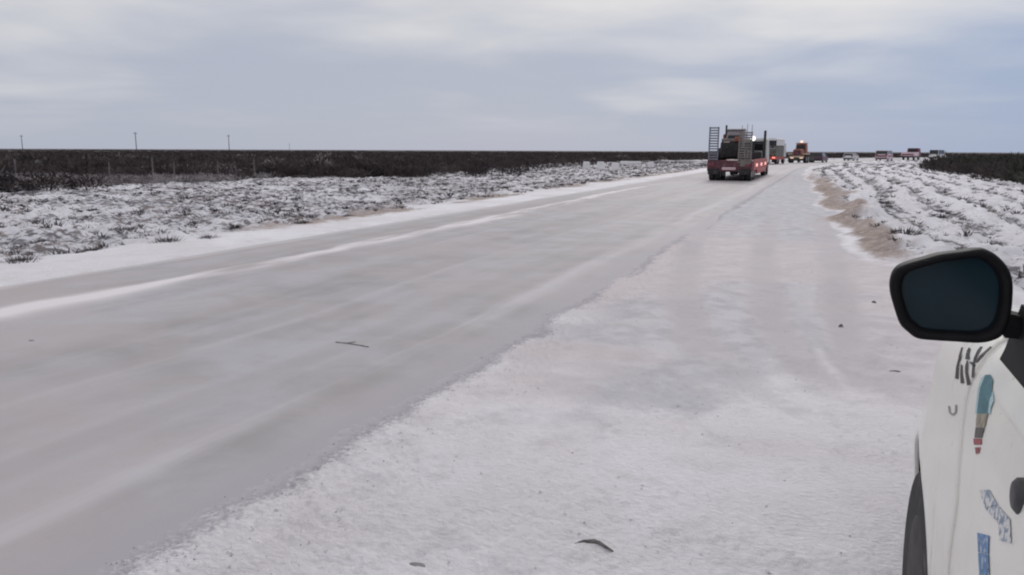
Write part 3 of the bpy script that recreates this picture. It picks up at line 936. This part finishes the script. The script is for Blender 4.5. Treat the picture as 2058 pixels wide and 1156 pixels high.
# ------------------------------------------------------------------ vehicles on the road
def wheel(parent, x, y, r, wd, name='wheel', rim='rim'):
    tyre = MB().lathe((x, y, r), [(-wd / 2, r * .62), (-wd / 2, r * .90), (-wd * .38, r * .985), (-wd * .1, r), (wd * .1, r), (wd * .38, r * .985), (wd / 2, r * .90), (wd / 2, r * .62)], 24).build(name, 'rubber', parent, False)
    MB().lathe((x, y, r), [(-wd / 2 - .004, r * .2), (-wd / 2 - .008, r * .55), (-wd * .46, r * .63), (wd * .46, r * .63), (wd / 2 + .008, r * .55), (wd / 2 + .004, r * .2)], 16).build('rim', rim, tyre)
    return tyre


def road_pose(s, t):
    x, y = road_xy(s, t)
    x2, y2 = road_xy(s + 1.0, t)
    return float(x), float(y), math.atan2(-(float(x2) - float(x)), float(y2) - float(y))


def rz_ground(x, y):
    return max(gz(x, y), .018)


# low-bed truck with upright ramps, rear towards the camera, at the head of the view
x, y, rz = road_pose(43.4, .82)
T = empty('lowbed_truck', (x, y, .016), rz, label='maroon low-bed truck with its loading ramps folded up, nearest in the convoy', cat='truck')
mb = MB().box((0, 5.6, .90), (2.3, 11.0, .30), .04)
mb.box((0, .28, .80), (2.36, .5, .62), .05)
mb.build('deck', 'maroon', T)
for sx_ in (-1, 1):
    MB().box((sx_ * 1.175, 5.9, .86), (.05, 10.2, .60), .02).build('side_beam', 'red', T)
    MB().box((sx_ * 1.17, 6.6, .46), (.10, 7.0, .26), .04).build('side_guard', 'red', T)
    for k in range(3):
        MB().box((sx_ * 1.215, 2.6 + k * 3.3, .83), (.05, .85, .17), .02).build('marker_lamp', 'marker_lit', T)
    MB().box((sx_ * .95, .005, .86), (.30, .05, .14), .015).build('tail_lamp', 'stripe_red', T)
    MB().box((sx_ * .82, -.02, .50), (.62, .03, .30), .01).build('mud_flap', 'rubber', T)
MB().box((-.02, -.02, .66), (.72, .09, .16), .03).build('bumper', 'pale_pink', T)
MB().box((-.02, -.035, .86), (.42, .03, .12), .01).build('licence_plate', 'maroon', T)
for k in range(3):
    for sx_ in (-.98, -.66, .66, .98):
        wheel(T, sx_, .72 + k * 1.05, .43, .27)


def ramp(x0, x1, z0, z1, mat, n, y=-.02, lean=.06):
    p = MB()
    for xx in (x0 + .03, x1 - .03):
        p.box((xx, y + lean * (z0 + z1) / 2 * .3, (z0 + z1) / 2), (.06, .11, z1 - z0), .012)
    p = p.build('ramp', mat, T)
    for k in range(n):
        zc = z0 + .06 + (z1 - z0 - .12) * k / (n - 1)
        MB().box(((x0 + x1) / 2, y + .03, zc), (x1 - x0 - .125, .06, .075), .01).build('ramp_slat', mat, p)
    return p


ramp(-1.14, -.62, 1.10, 2.88, 'steel_blue', 13)
ramp(.42, 1.12, .95, 2.62, 'olive_steel', 13)
for xx, zt in ((.55, 2.95), (.82, 3.02), (1.06, 2.98)):
    MB().tube((xx, .16, .90), (xx, .16, zt), .022, .014, 6).build('stake', 'olive_steel', T)
MB().box((-.98, .10, 1.05), (.36, .22, .55), .05).build('ramp_hinge_box', 'maroon', T)
MB().box((.80, .10, .95), (.55, .22, .40), .05).build('ramp_hinge_box', 'olive_steel', T)
lamp = MB().tube((1.14, .22, 2.26), (1.14, .10, 2.26), .10, .13, 12).build('work_lamp', 'work_lit', T)
MB().tube((1.14, .24, .95), (1.14, .24, 2.2), .03, .03, 6).build('lamp_post', 'black_machine', T)
# tractor in front of the trailer
mb = MB().box((0, 12.7, 1.60), (2.3, 2.0, 1.7), .10, tx=.95, ty=.9)
mb.build('cab', 'pale_cab', T)
MB().box((0, 11.675, 1.95), (1.7, .03, .6), .01).build('cab_rear_window', 'glass', T)
for dx_ in (-.9, -.3, .3, .9):
    MB().box((dx_, 11.2, 1.55), (.09, .09, 1.0), .02).build('headboard_post', 'black_machine', T)
MB().box((0, 11.2, 2.09), (2.0, .08, .08), .02).build('headboard_rail', 'black_machine', T)
MB().box((.25, 10.4, 1.32), (1.3, 1.1, .50), .06).build('chain_box', 'black_machine', T)
MB().box((0, 12.3, .75), (2.2, 3.6, .35), .06).build('tractor_frame', 'black_machine', T)
MB().tube((.95, 11.45, 1.0), (.95, 11.45, 2.95), .09, .08, 10).build('exhaust_stack', 'black_machine', T)
for sx_ in (-1, 1):
    MB().box((sx_ * 1.35, 13.4, 2.05), (.16, .10, .48), .03).build('door_mirror', 'black_machine', T)
    wheel(T, sx_ * .98, 11.0, .48, .30)
    wheel(T, sx_ * .98, 13.3, .48, .30)

# machine carried on the low-bed
Mx = empty('road_machine', (x, y + 0.0, .016 + 1.05), rz, label='black road machine with a grey cab carried on the low-bed truck', cat='machine')
MB().box((-.06, 1.75, .60), (1.16, 2.2, .98), .10, tx=.92).build('engine_body', 'black_machine', Mx)
MB().box((-.06, .60, .52), (.72, .10, .55), .03).build('radiator_grille', 'rubber', Mx)
MB().box((.08, 1.95, 1.36), (1.06, 1.5, .62), .06, tx=.86, ty=.85).build('cab', 'grey_cab', Mx)
MB().box((.02, 1.17, 1.22), (.60, .05, .36), .02).build('cab_window', 'glass', Mx)
MB().box((.08, 1.95, 1.70), (.98, 1.4, .09), .03).build('cab_roof', 'grey_cab', Mx)
MB().box((-.28, .70, 1.02), (.34, .06, .26), .03).build('rear_panel', 'pale_pink', Mx)
MB().box((.34, .62, 1.18), (.40, .30, .26), .04).build('toolbox', 'orange', Mx)
MB().tube((-.55, .75, 1.12), (.25, .75, 1.12), .10, .10, 10).build('hose_roll', 'olive_steel', Mx)
MB().tube((.45, .9, .2), (.62, .9, 1.75), .035, .035, 6).build('hand_rail', 'grey_cab', Mx)
MB().tube((-.40, 1.3, 1.1), (-.40, 1.3, 1.95), .05, .05, 8).build('exhaust_pipe', 'rubber', Mx)
MB().box((-.52, 2.4, 1.28), (.25, .8, .42), .05).build('side_tank', 'orange', Mx)
for sx_ in (-.62, .54):
    for yy in (1.0, 2.7):
        wheel(Mx, sx_, yy, .36, .26)

# pale truck with a white top, next in the convoy
x, y, rz = road_pose(103, -3.2)
T2 = empty('covered_truck', (x, y, .03), rz, label='grey-green truck with a white roof, second in the convoy', cat='truck')
MB().box((0, 3.4, .74), (2.3, 6.6, .40), .04).build('chassis', 'red', T2)
MB().box((0, 3.2, 1.62), (2.3, 5.6, 1.36), .06).build('cargo_body', 'olive_body', T2)
for sx_ in (-1, 1):
    MB().box((sx_ * 1.16, 3.2, 2.62), (.10, 5.6, .62), .02).build('canopy_post', 'frost_white', T2)
MB().box((0, 3.2, 2.58), (2.16, 5.4, .56), .02).build('cargo_opening', 'glass', T2)
MB().box((0, 3.2, 3.08), (2.5, 5.8, .34), .10, tx=.9).build('roof', 'frost_white', T2)
MB().box((0, 7.2, 1.75), (2.3, 1.9, 1.9), .12, tx=.93, ty=.85).build('cab', 'pale_cab', T2)
MB().box((0, .38, 1.95), (2.1, .05, .12), .01).build('tailboard_rail', 'grey_cab', T2)
MB().box((0, .36, 1.45), (1.9, .05, .70), .02).build('tailboard', 'olive_body', T2)
for sx_ in (-1, 1):
    MB().box((sx_ * .92, .06, .80), (.36, .06, .18), .02).build('tail_lamp', 'tail_lit', T2)
    MB().box((sx_ * .85, 1.0, .48), (.62, .03, .50), .01).build('mud_flap', 'rubber', T2)
    for yy in (1.7, 2.9, 6.9):
        wheel(T2, sx_ * .95, yy, .50, .34)

# orange machine with a lit beacon
x, y, rz = road_pose(116, -1.7)
T3 = empty('motor_grader', (x, y, .03), rz, label='orange-brown road machine with a glowing beacon on its roof', cat='machine')
MB().box((0, 1.5, 1.35), (1.25, 2.8, 1.15), .15, tx=.85).build('engine_hood', 'orange', T3)
MB().box((0, .07, 1.35), (.95, .08, .75), .03).build('radiator_grille', 'maroon', T3)
MB().box((0, 3.3, 1.90), (1.55, 1.5, 1.55), .12, tx=.85, ty=.85).build('cab', 'orange', T3)
MB().box((0, 2.54, 2.1), (1.15, .06, .75), .03).build('cab_window', 'glass', T3)
MB().box((0, 3.3, 2.75), (1.5, 1.55, .16), .06).build('cab_roof', 'pale_pink', T3)
MB().tube((0, 3.0, 2.83), (0, 3.0, 3.10), .20, .14, 12).build('beacon', 'beacon_lit', T3)
for sx_ in (-1, 1):
    MB().box((sx_ * .98, 1.5, 1.22), (.55, 2.9, .12), .05).build('fender', 'beige', T3)
    MB().box((sx_ * .62, .04, .78), (.46, .10, .30), .04).build('rear_lamp', 'head_lit', T3)
    wheel(T3, sx_ * 1.0, .85, .55, .42)
    wheel(T3, sx_ * 1.0, 2.2, .55, .42)
    wheel(T3, sx_ * .9, 6.6, .55, .38)
MB().box((0, .10, .85), (2.0, .30, .22), .05).build('bumper', 'beige', T3)
MB().box((0, 5.6, 1.35), (.30, 3.2, .30), .06).build('front_frame', 'orange', T3)
MB().box((0, 4.6, .55), (3.2, .12, .55), .03, rz=.35).build('blade', 'olive_body', T3)


def car(name, s, t, body, roofm, lab, L=4.4, Wd=1.76, Hh=1.48, van=False, stripe=None, lit=None, flip=False, cat='car'):
    x, y, rz = road_pose(s, t)
    e = empty(name, (x, y, rz_ground(x, y) + .0), rz + (math.pi if flip else 0), label=lab, cat=cat)
    hw = Wd / 2
    belt = .92 if not van else 1.15
    lower = [(0, .30), (.02, .62), (.10, belt - .02), (L * .5, belt), (L - 1.0, belt - .06), (L - .25, belt - .16), (L - .02, .62), (L, .32), (L - .3, .22), (.3, .22)]
    rings = []
    for fx, sc_ in ((-1, .93), (-.96, 1), (.96, 1), (1, .93)):
        rings.append([(fx * hw, L / 2 + (yy - L / 2) * sc_, .22 + (zc - .22) * (1 if sc_ == 1 else .96)) for yy, zc in lower])
    MB().loft(rings).build('body', body, e)
    c0, c1, c2, c3 = (.12, .35, L - 1.75, L - 1.05) if not van else (.06, .14, L - 1.3, L - .75)
    gh = []
    for zc, a0, a1, ww in ((belt - .012, c0, c3, hw * .95), (Hh - .07, c1, c2, hw * .80 if not van else hw * .92), (Hh - .06, c1 + .02, c2 - .02, hw * .76 if not van else hw * .88)):
        gh.append([(-ww, a0, zc), (ww, a0, zc), (ww, a1, zc), (-ww, a1, zc)])
    MB().loft(gh).build('cabin_glass', 'glass', e)
    MB().box((0, (c1 + c2) / 2, Hh - .035), ((hw * .80 if not van else hw * .92) * 2, c2 - c1 + .04, .07), .03).build('roof', roofm, e)
    for sx_ in (-1, 1):
        for (ya, yb) in ((c0, c1), (c3, c2)):
            w1 = hw * (.80 if not van else .92)
            MB().tube((sx_ * hw * .95, ya, belt), (sx_ * w1, yb, Hh - .05), .045, .04, 6).build('pillar', body, e)
        for yy in (.85, L - .85):
            wheel(e, sx_ * (hw - .10), yy, .32, .20)
        MB().box((sx_ * (hw - .22), .012, .80 if not van else 1.0), (.30, .06, .15), .02).build('tail_lamp', lit or 'stripe_red', e)
        MB().box((sx_ * (hw - .24), L - .05, .68), (.34, .06, .14), .02).build('headlamp', 'glass', e)
        MB().box((sx_ * (hw + .08), L - 1.35, belt + .05), (.16, .09, .12), .03).build('door_mirror', body, e)
    if stripe:
        for sx_ in (-1, 1):
            MB().box((sx_ * (hw + .002), L / 2, .80), (.02, L * .86, .22), .004).build('stripe', stripe, e)
        MB().box((0, -.002, .80), (Wd * .82, .03, .22), .004).build('stripe', stripe, e)
    MB().box((0, -.01, .42), (Wd * .92, .12, .18), .04).build('bumper', 'grey_plastic', e)
    return e


car('parked_car', 123.5, -.55, 'plum', 'plum', 'plum coloured car just right of the orange machine with the beacon', 4.4, 2.0, 1.45)
car('distant_car', 152.0, -1.9, 'frost_white', 'frost_white', 'small white car low behind the snow, right of the plum car', 4.2, 1.75, 1.30)
car('striped_van', 149.0, 4.2, 'pink_white', 'pink_white', 'white van with a dark red stripe where the road bends right', 4.6, 2.0, 1.72, True, 'stripe_red', cat='van')
# maroon truck beyond it
x, y, rz = road_pose(168, 4.3)
T4 = empty('distant_truck', (x, y, rz_ground(x, y)), rz, label='maroon truck with a dark top next to the scrub on the bend', cat='truck')
MB().box((0, 2.6, .62), (2.1, 5.2, .26), .04).build('chassis', 'black_machine', T4)
MB().box((0, 1.7, 1.12), (2.3, 3.3, .76), .06).build('cargo_bed', 'pink_white', T4)
MB().box((0, .03, 1.05), (2.0, .05, .22), .01).build('tailboard', 'stripe_red', T4)
MB().box((0, 4.3, 1.40), (2.2, 1.7, 1.5), .12, tx=.9, ty=.85).build('cab', 'stripe_red', T4)
MB().box((0, 4.3, 2.18), (1.95, 1.4, .14), .05).build('cab_roof', 'glass', T4)
MB().box((0, 3.47, 1.75), (1.6, .05, .5), .02).build('cab_window', 'glass', T4)
for sx_ in (-1, 1):
    MB().box((sx_ * .9, .0, .78), (.3, .06, .14), .02).build('tail_lamp', 'stripe_red', T4)
    for yy in (1.0, 4.3):
        wheel(T4, sx_ * .9, yy, .42, .28)
car('distant_van', 202.0, -.6, 'frost_white', 'glass', 'white van with a dark roof just showing above the scrub on the far right', 5.0, 2.0, 2.05, True, cat='van')

# ------------------------------------------------------------------ the white car beside the camera
XC = 1.205            # its centre plane; nose towards +Y
AY, AZ, AR = 2.44, .345, .405    # front wheel arch
BY = -.25             # rear wheel arch
_pz = np.array([.20, .35, .5, .72, .92, 1.05, 1.10, 1.14, 1.17, 1.195])
_pw = np.array([.82, .862, .884, .898, .893, .882, .870, .848, .82, .78])


def z_top(y):
    q = np.clip((y - 2.08) / 1.42, 0, 1)
    return 1.195 - .13 * q - .13 * q * q


def side_w(y, z):
    zt = z_top(y)
    zn = .20 + (z - .20) / (zt - .20) * (1.195 - .20)
    wv_ = np.interp(zn, _pz, _pw)
    for cy in (AY, BY):
        d_ = np.hypot(y - cy, z - AZ)
        wv_ = wv_ + .007 * np.exp(-((d_ - .445) / .05) ** 2)
    q = np.clip(y - 2.35, 0, 2)
    hi_ = smooth(z, .62, .92)
    wv_ = wv_ - (.045 + .055 * hi_) * q - (.10 + .02 * hi_) * q * q - .02 * smooth(q, 0, .4) * smooth(z, .75, 1.05)
    q = np.clip((-.9 - y) / .7, 0, 1)
    return wv_ - .12 * q ** 2


C = empty('white_car', (XC, 0, 0.012), 0, label='white car with printed emblem and black wing mirror parked at the right edge', cat='car')


def z_bot(y):
    for cy in (AY, BY):
        if abs(y - cy) < AR:
            return max(.24, AZ + math.sqrt(AR * AR - (y - cy) ** 2))
    return .24


def col_list(y0, y1, step=.04):
    ys = list(np.arange(y0, y1, step)) + [y1]
    for cy in (AY, BY):
        for k in range(41):
            q = cy - AR * math.cos(math.pi * k / 40) * .99999
            if y0 < q < y1:
                ys.append(q)
        for q in (cy - AR - .0005, cy + AR + .0005):
            if y0 < q < y1:
                ys.append(q)
    return sorted(set(round(v, 5) for v in ys))


def side_panel(name, y0, y1, sgn, mat='white_paint', nz=34, lip=.012):
    rings = []
    for yq in col_list(y0, y1):
        zb, zt = z_bot(yq), float(z_top(yq))
        zs = zb + (zt - zb) * np.linspace(0, 1, nz) ** .85
        ws_ = [float(side_w(yq, zq)) for zq in zs]
        r0 = [(sgn * (ws_[0] - lip), yq, zb + .002)] + [(sgn * a, yq, float(zq)) for a, zq in zip(ws_, zs)]
        rings.append([(p[0], p[1] + .55 * max(0.0, p[2] - .86) * math.exp(-((yq - 1.77) / .22) ** 2), p[2]) for p in r0])
    # folded edges at both ends so that panel gaps have depth
    first = [(p[0] - sgn * .02, p[1] + .002, p[2]) for p in rings[0]]
    last = [(p[0] - sgn * .02, p[1] - .002, p[2]) for p in rings[-1]]
    return MB().loft([first] + rings + [last], cap=False, closed=False).build(name, mat, C, True)


GAP = .0065
for sgn in (-1, 1):
    side_panel('front_fender', 1.77 + GAP, 3.55, sgn)
    d1 = side_panel('front_door', .62 + GAP, 1.77 - GAP, sgn)
    d2 = side_panel('rear_door', -.22 + GAP if False else .16, .62 - GAP, sgn)
    side_panel('rear_quarter', -1.6, .16 - 2 * GAP, sgn)
    for dd, yq in ((d1, .78), (d2, .27)):
        MB().box((sgn * .895, yq, .98), (.035, .20, .035), .012).build('door_handle', 'grey_plastic', dd)
    if sgn == -1:
        # round dark cap on the door
        wv_ = float(side_w(1.37, 1.05))
        MB().lathe((-wv_ - .002, 1.368, 1.050), [(-.008, .010), (-.007, .022), (-.001, .029), (.012, .031)], 24).build('round_cap', 'grey_plastic', d1, True)
    MB().box((sgn * .80, .45, .275), (.10, 3.6 - .9, .10), .02).build('sill', 'grey_plastic', C)
# hood from shoulder to shoulder
rings = []
for yq in np.linspace(2.02, 3.5, 26):
    zt = float(z_top(yq))
    wq = float(side_w(yq, zt)) - .006
    rings.append([(wq * q, yq, zt + .002 + .055 * (1 - abs(q) ** 2.4) + (.012 if .30 < abs(q) < .62 else 0)) for q in np.linspace(-1, 1, 25)])
MB().loft(rings, cap=False, closed=False).build('hood', 'white_paint', C, True)
MB().box((0, 3.50, .46), (1.22, .22, .48), .10).build('front_bumper', 'white_paint', C)
MB().box((0, 3.48, .80), (.8, .18, .16), .04).build('grille', 'grey_plastic', C)
for sgn in (-1, 1):
    MB().box((sgn * .50, 3.44, .80), (.22, .2, .15), .06).build('headlamp', 'glass', C)
# cowl, windscreen, pillars, roof, side windows
MB().box((0, 2.0, 1.185), (1.5, .10, .06), .02).build('cowl', 'grey_plastic', C)
ws0, ws1 = (1.98, 1.22, .745), (1.28, 1.64, .60)
MB().loft([[(-ws0[2], ws0[0], ws0[1]), (ws0[2], ws0[0], ws0[1]), (ws0[2], ws0[0] - .012, ws0[1] - .006), (-ws0[2], ws0[0] - .012, ws0[1] - .006)],
           [(-ws1[2], ws1[0], ws1[1]), (ws1[2], ws1[0], ws1[1]), (ws1[2], ws1[0] - .012, ws1[1] - .006), (-ws1[2], ws1[0] - .012, ws1[1] - .006)]]).build('windscreen', 'glass', C)
rings = []
for yq in np.linspace(-1.25, 1.30, 14):
    q = (yq - .1) / 1.2
    zc = 1.70 - .05 * q * q
    rings.append([(.62 * u_, yq, zc - .06 * abs(u_) ** 3) for u_ in np.linspace(-1, 1, 13)])
MB().loft(rings, cap=False, closed=False).build('roof', 'white_paint', C, True)
for sgn in (-1, 1):
    MB().tube((sgn * .775, 1.98, 1.18), (sgn * .61, 1.27, 1.645), .035, .032, 8).build('front_pillar', 'white_paint', C)
    MB().tube((sgn * .785, .62, 1.19), (sgn * .635, .60, 1.64), .035, .032, 8).build('centre_pillar', 'black_plastic', C)
    MB().tube((sgn * .775, -1.3, 1.18), (sgn * .60, -1.15, 1.63), .07, .06, 8).build('rear_pillar', 'white_paint', C)
    for (a0, a1, b0, b1, nm) in ((.66, 1.90, .66, 1.28, 'front_window'), (-1.25, .58, -1.1, .58, 'rear_window')):
        MB().loft([[(sgn * .775, a0, 1.185), (sgn * .775, a1, 1.185), (sgn * .765, a1, 1.185), (sgn * .765, a0, 1.185)],
                   [(sgn * .62, b0, 1.64), (sgn * .62, b1, 1.64), (sgn * .61, b1, 1.64), (sgn * .61, b0, 1.64)]]).build(nm, 'glass', C)
    for wy in (AY, BY):
        rings = []
        for k in range(33):
            a_ = math.pi * (k / 32 * 1.12 - .06)
            yq, zq = wy - (AR - .003) * math.cos(a_), AZ + (AR - .003) * math.sin(a_)
            wo = float(side_w(yq, max(zq, .24))) - .012
            rings.append([(sgn * wo, yq, zq), (sgn * .74, yq, zq), (sgn * .46, yq, zq), (sgn * .45, yq, AZ)])
        MB().loft(rings, cap=False, closed=False).build('wheel_well', 'dark_gap', C)
        tyre = MB().lathe((sgn * .765, wy, .335), [(-.105, .21), (-.105, .30), (-.085, .328), (-.03, .335), (.03, .335), (.085, .328), (.105, .30), (.105, .21)], 48).build('tyre', 'rubber', C)
        MB().lathe((sgn * .765, wy, .335), [(-.112, .05), (-.106, .17), (-.09, .215), (.09, .215), (.106, .17), (.112, .05)], 32).build('rim', 'dirty_rim', tyre)
MB().box((0, -1.55, .72), (1.5, .14, .9), .06).build('tailgate', 'white_paint', C)
MB().box((0, -1.32, 1.40), (1.2, .05, .44), .02, rx=-.25).build('rear_screen', 'glass', C)
MB().box((0, .6, .40), (1.44, 3.0, .40), .05).build('underbody', 'dark_gap', C)

# wing mirror: housing outline in the plane across the car (world x, z), opening backwards
OUT = [(.138, 1.345), (.144, 1.367), (.161, 1.380), (.196, 1.394), (.223, 1.404), (.258, 1.411), (.284, 1.417), (.299, 1.416), (.317, 1.406), (.336, 1.386), (.347, 1.361), (.351, 1.328), (.351, 1.288),
       (.343, 1.254), (.326, 1.239), (.302, 1.232), (.267, 1.231), (.231, 1.230), (.197, 1.231), (.178, 1.243), (.162, 1.259), (.149, 1.291), (.140, 1.320)]


def dense(P, k=4):
    out = []
    n = len(P)
    for i in range(n):
        p0, p1, p2, p3 = (np.array(P[(i + q) % n]) for q in (-1, 0, 1, 2))
        for j in range(k):
            u_ = j / k
            out.append(tuple(.5 * ((2 * p1) + (-p0 + p2) * u_ + (2 * p0 - 5 * p1 + 4 * p2 - p3) * u_ ** 2 + (-p0 + 3 * p1 - 3 * p2 + p3) * u_ ** 3)))
    return out


OUTD = dense(OUT)
MCX, MCZ = .25, 1.325
MY = 1.70


def mring(k, yq, kz=None):
    kz = k if kz is None else kz
    return [(MCX + (a - MCX) * k - XC, yq, MCZ + (c_ - MCZ) * kz - .012) for a, c_ in OUTD]


hs = MB().loft([mring(.79, MY + .030, .79), mring(.80, MY + .006, .80), mring(.86, MY - .006, .86), mring(.965, MY - .008, .955), mring(1.0, MY + .004), mring(.995, MY + .03), mring(.95, MY + .065), mring(.80, MY + .095), mring(.5, MY + .112), mring(.15, MY + .117)], cap=False)
hs.f.append(tuple(range(9 * len(OUTD), 10 * len(OUTD))))
housing = hs.build('mirror_housing', 'black_plastic', C, True)
gl = MB()
g0 = [(p[0] - .001, p[1], p[2]) for p in mring(.81, MY + .018, .81)]
gl.loft([g0, [(p[0], p[1] + .004, p[2]) for p in g0]]).build('mirror_glass', 'mirror_glass', housing)
arm = MB().loft([[(MCX + dx - XC, yq, zc - .012) for (yq, zc) in ((MY + .02, z0), (MY + .07, z0), (MY + .08, (z0 + z1) / 2), (MY + .07, z1), (MY + .02, z1), (MY + .01, (z0 + z1) / 2))] for dx, z0, z1 in ((.094, 1.25, 1.285), (.10, 1.243, 1.292), (.125, 1.243, 1.287), (.165, 1.236, 1.290))])
arm.build('mirror_arm', 'black_plastic', housing)
MB().loft([[(a - XC, yq, zc - .012) for yq, zc in ((MY - .10, 1.165), (MY + .16, 1.165), (MY + .12, 1.20), (MY + .03, 1.31), (MY - .05, 1.31))] for a in (.372, .425)]).build('mirror_foot', 'black_plastic', housing)


# ---- prints on the car: thin film that follows the panel
def film(name, quads, mat, off=.0015):
    """quads in (y, z); laid just proud of the left panels"""
    p = MB()
    for q in quads:
        n = 6
        vs_, fs_ = [], []
        for i in range(n + 1):
            for j in range(3):
                u_, v_ = i / n, j / 2
                a = np.array(q[0]) * (1 - v_) + np.array(q[1]) * v_
                b2 = np.array(q[3]) * (1 - v_) + np.array(q[2]) * v_
                yy, zq = a * (1 - u_) + b2 * u_
                zq = min(zq, float(z_top(yy)) - .004)
                vs_.append((-(float(side_w(yy, zq)) + off), yy, zq))
        for i in range(n):
            for j in range(2):
                k = i * 3 + j
                fs_.append((k, k + 1, k + 4, k + 3))
        p.add(vs_, fs_)
    return p.build(name, mat, C)


film('emblem_field', [[(1.84, 1.123), (1.816, 1.131), (1.688, 1.084), (1.758, 1.061)], [(1.816, 1.131), (1.781, 1.129), (1.725, 1.111), (1.688, 1.084)]], 'teal')
film('emblem_border', [[(1.848, 1.114), (1.84, 1.123), (1.759, 1.06), (1.773, 1.056)], [(1.739, 1.118), (1.697, 1.109), (1.674, 1.089), (1.687, 1.084)]], 'pale_blue')
film('emblem_band', [[(1.757, 1.06), (1.688, 1.084), (1.675, 1.059), (1.738, 1.039)]], 'sand_print')
film('emblem_base', [[(1.738, 1.038), (1.675, 1.058), (1.671, 1.039), (1.729, 1.018)]], 'dark_print')
film('emblem_tip', [[(1.736, 1.014), (1.672, 1.037), (1.665, 1.027), (1.721, 1.006)], [(1.708, 1.005), (1.667, 1.021), (1.669, 1.008), (1.689, 0.998)]], 'red_print')
film('lettering', [[(2.114, 1.117), (2.132, 1.114), (2.088, 1.096), (2.066, 1.101)], [(2.066, 1.101), (2.088, 1.096), (2.075, 1.076), (2.049, 1.082)], [(2.049, 1.082), (2.075, 1.076), (2.042, 1.056), (2.013, 1.063)], [(2.027, 1.095), (2.041, 1.092), (2.015, 1.076), (1.992, 1.082)], [(1.993, 1.082), (2.014, 1.076), (1.976, 1.063), (1.947, 1.072)], [(2.055, 1.13), (2.072, 1.128), (2.063, 1.119), (2.037, 1.123)], [(2.039, 1.123), (2.061, 1.118), (2.032, 1.108), (2.002, 1.115)], [(2.003, 1.111), (2.015, 1.109), (1.983, 1.092), (1.958, 1.098)], [(1.96, 1.098), (1.981, 1.091), (1.916, 1.076), (1.889, 1.086)], [(1.995, 1.149), (2.009, 1.147), (1.983, 1.123), (1.966, 1.125)], [(1.967, 1.126), (1.982, 1.123), (1.955, 1.112), (1.939, 1.116)], [(1.94, 1.116), (1.954, 1.112), (1.905, 1.098), (1.888, 1.102)], [(1.952, 1.16), (1.965, 1.159), (1.958, 1.143), (1.942, 1.144)], [(1.942, 1.144), (1.958, 1.143), (1.961, 1.122), (1.941, 1.123)], [(1.987, 1.115), (1.986, 1.111), (1.936, 1.115), (1.937, 1.119)]], 'black_print')
film('small_mark', [[(2.035, 0.989), (2.05, 0.984), (2.027, 0.975), (2.012, 0.98)], [(2.016, 0.98), (2.023, 0.975), (1.982, 0.982), (1.975, 0.987)], [(1.984, 0.984), (1.972, 0.985), (1.946, 1.0), (1.959, 0.999)], [(1.96, 0.997), (1.945, 1.002), (1.959, 1.016), (1.975, 1.011)]], 'grey_print')
film('lower_print', [[(1.606, 0.957), (1.54, 0.986), (1.468, 0.989), (1.538, 0.951)], [(1.538, 0.95), (1.466, 0.989), (1.385, 1.002), (1.457, 0.965)], [(1.448, 0.969), (1.383, 1.003), (1.349, 0.977), (1.41, 0.951)]], 'slate_blue')
film('lower_bar', [[(1.561, 0.891), (1.476, 0.927), (1.459, 0.901), (1.532, 0.866)], [(1.532, 0.865), (1.459, 0.9), (1.426, 0.866), (1.492, 0.833)]], 'blue')
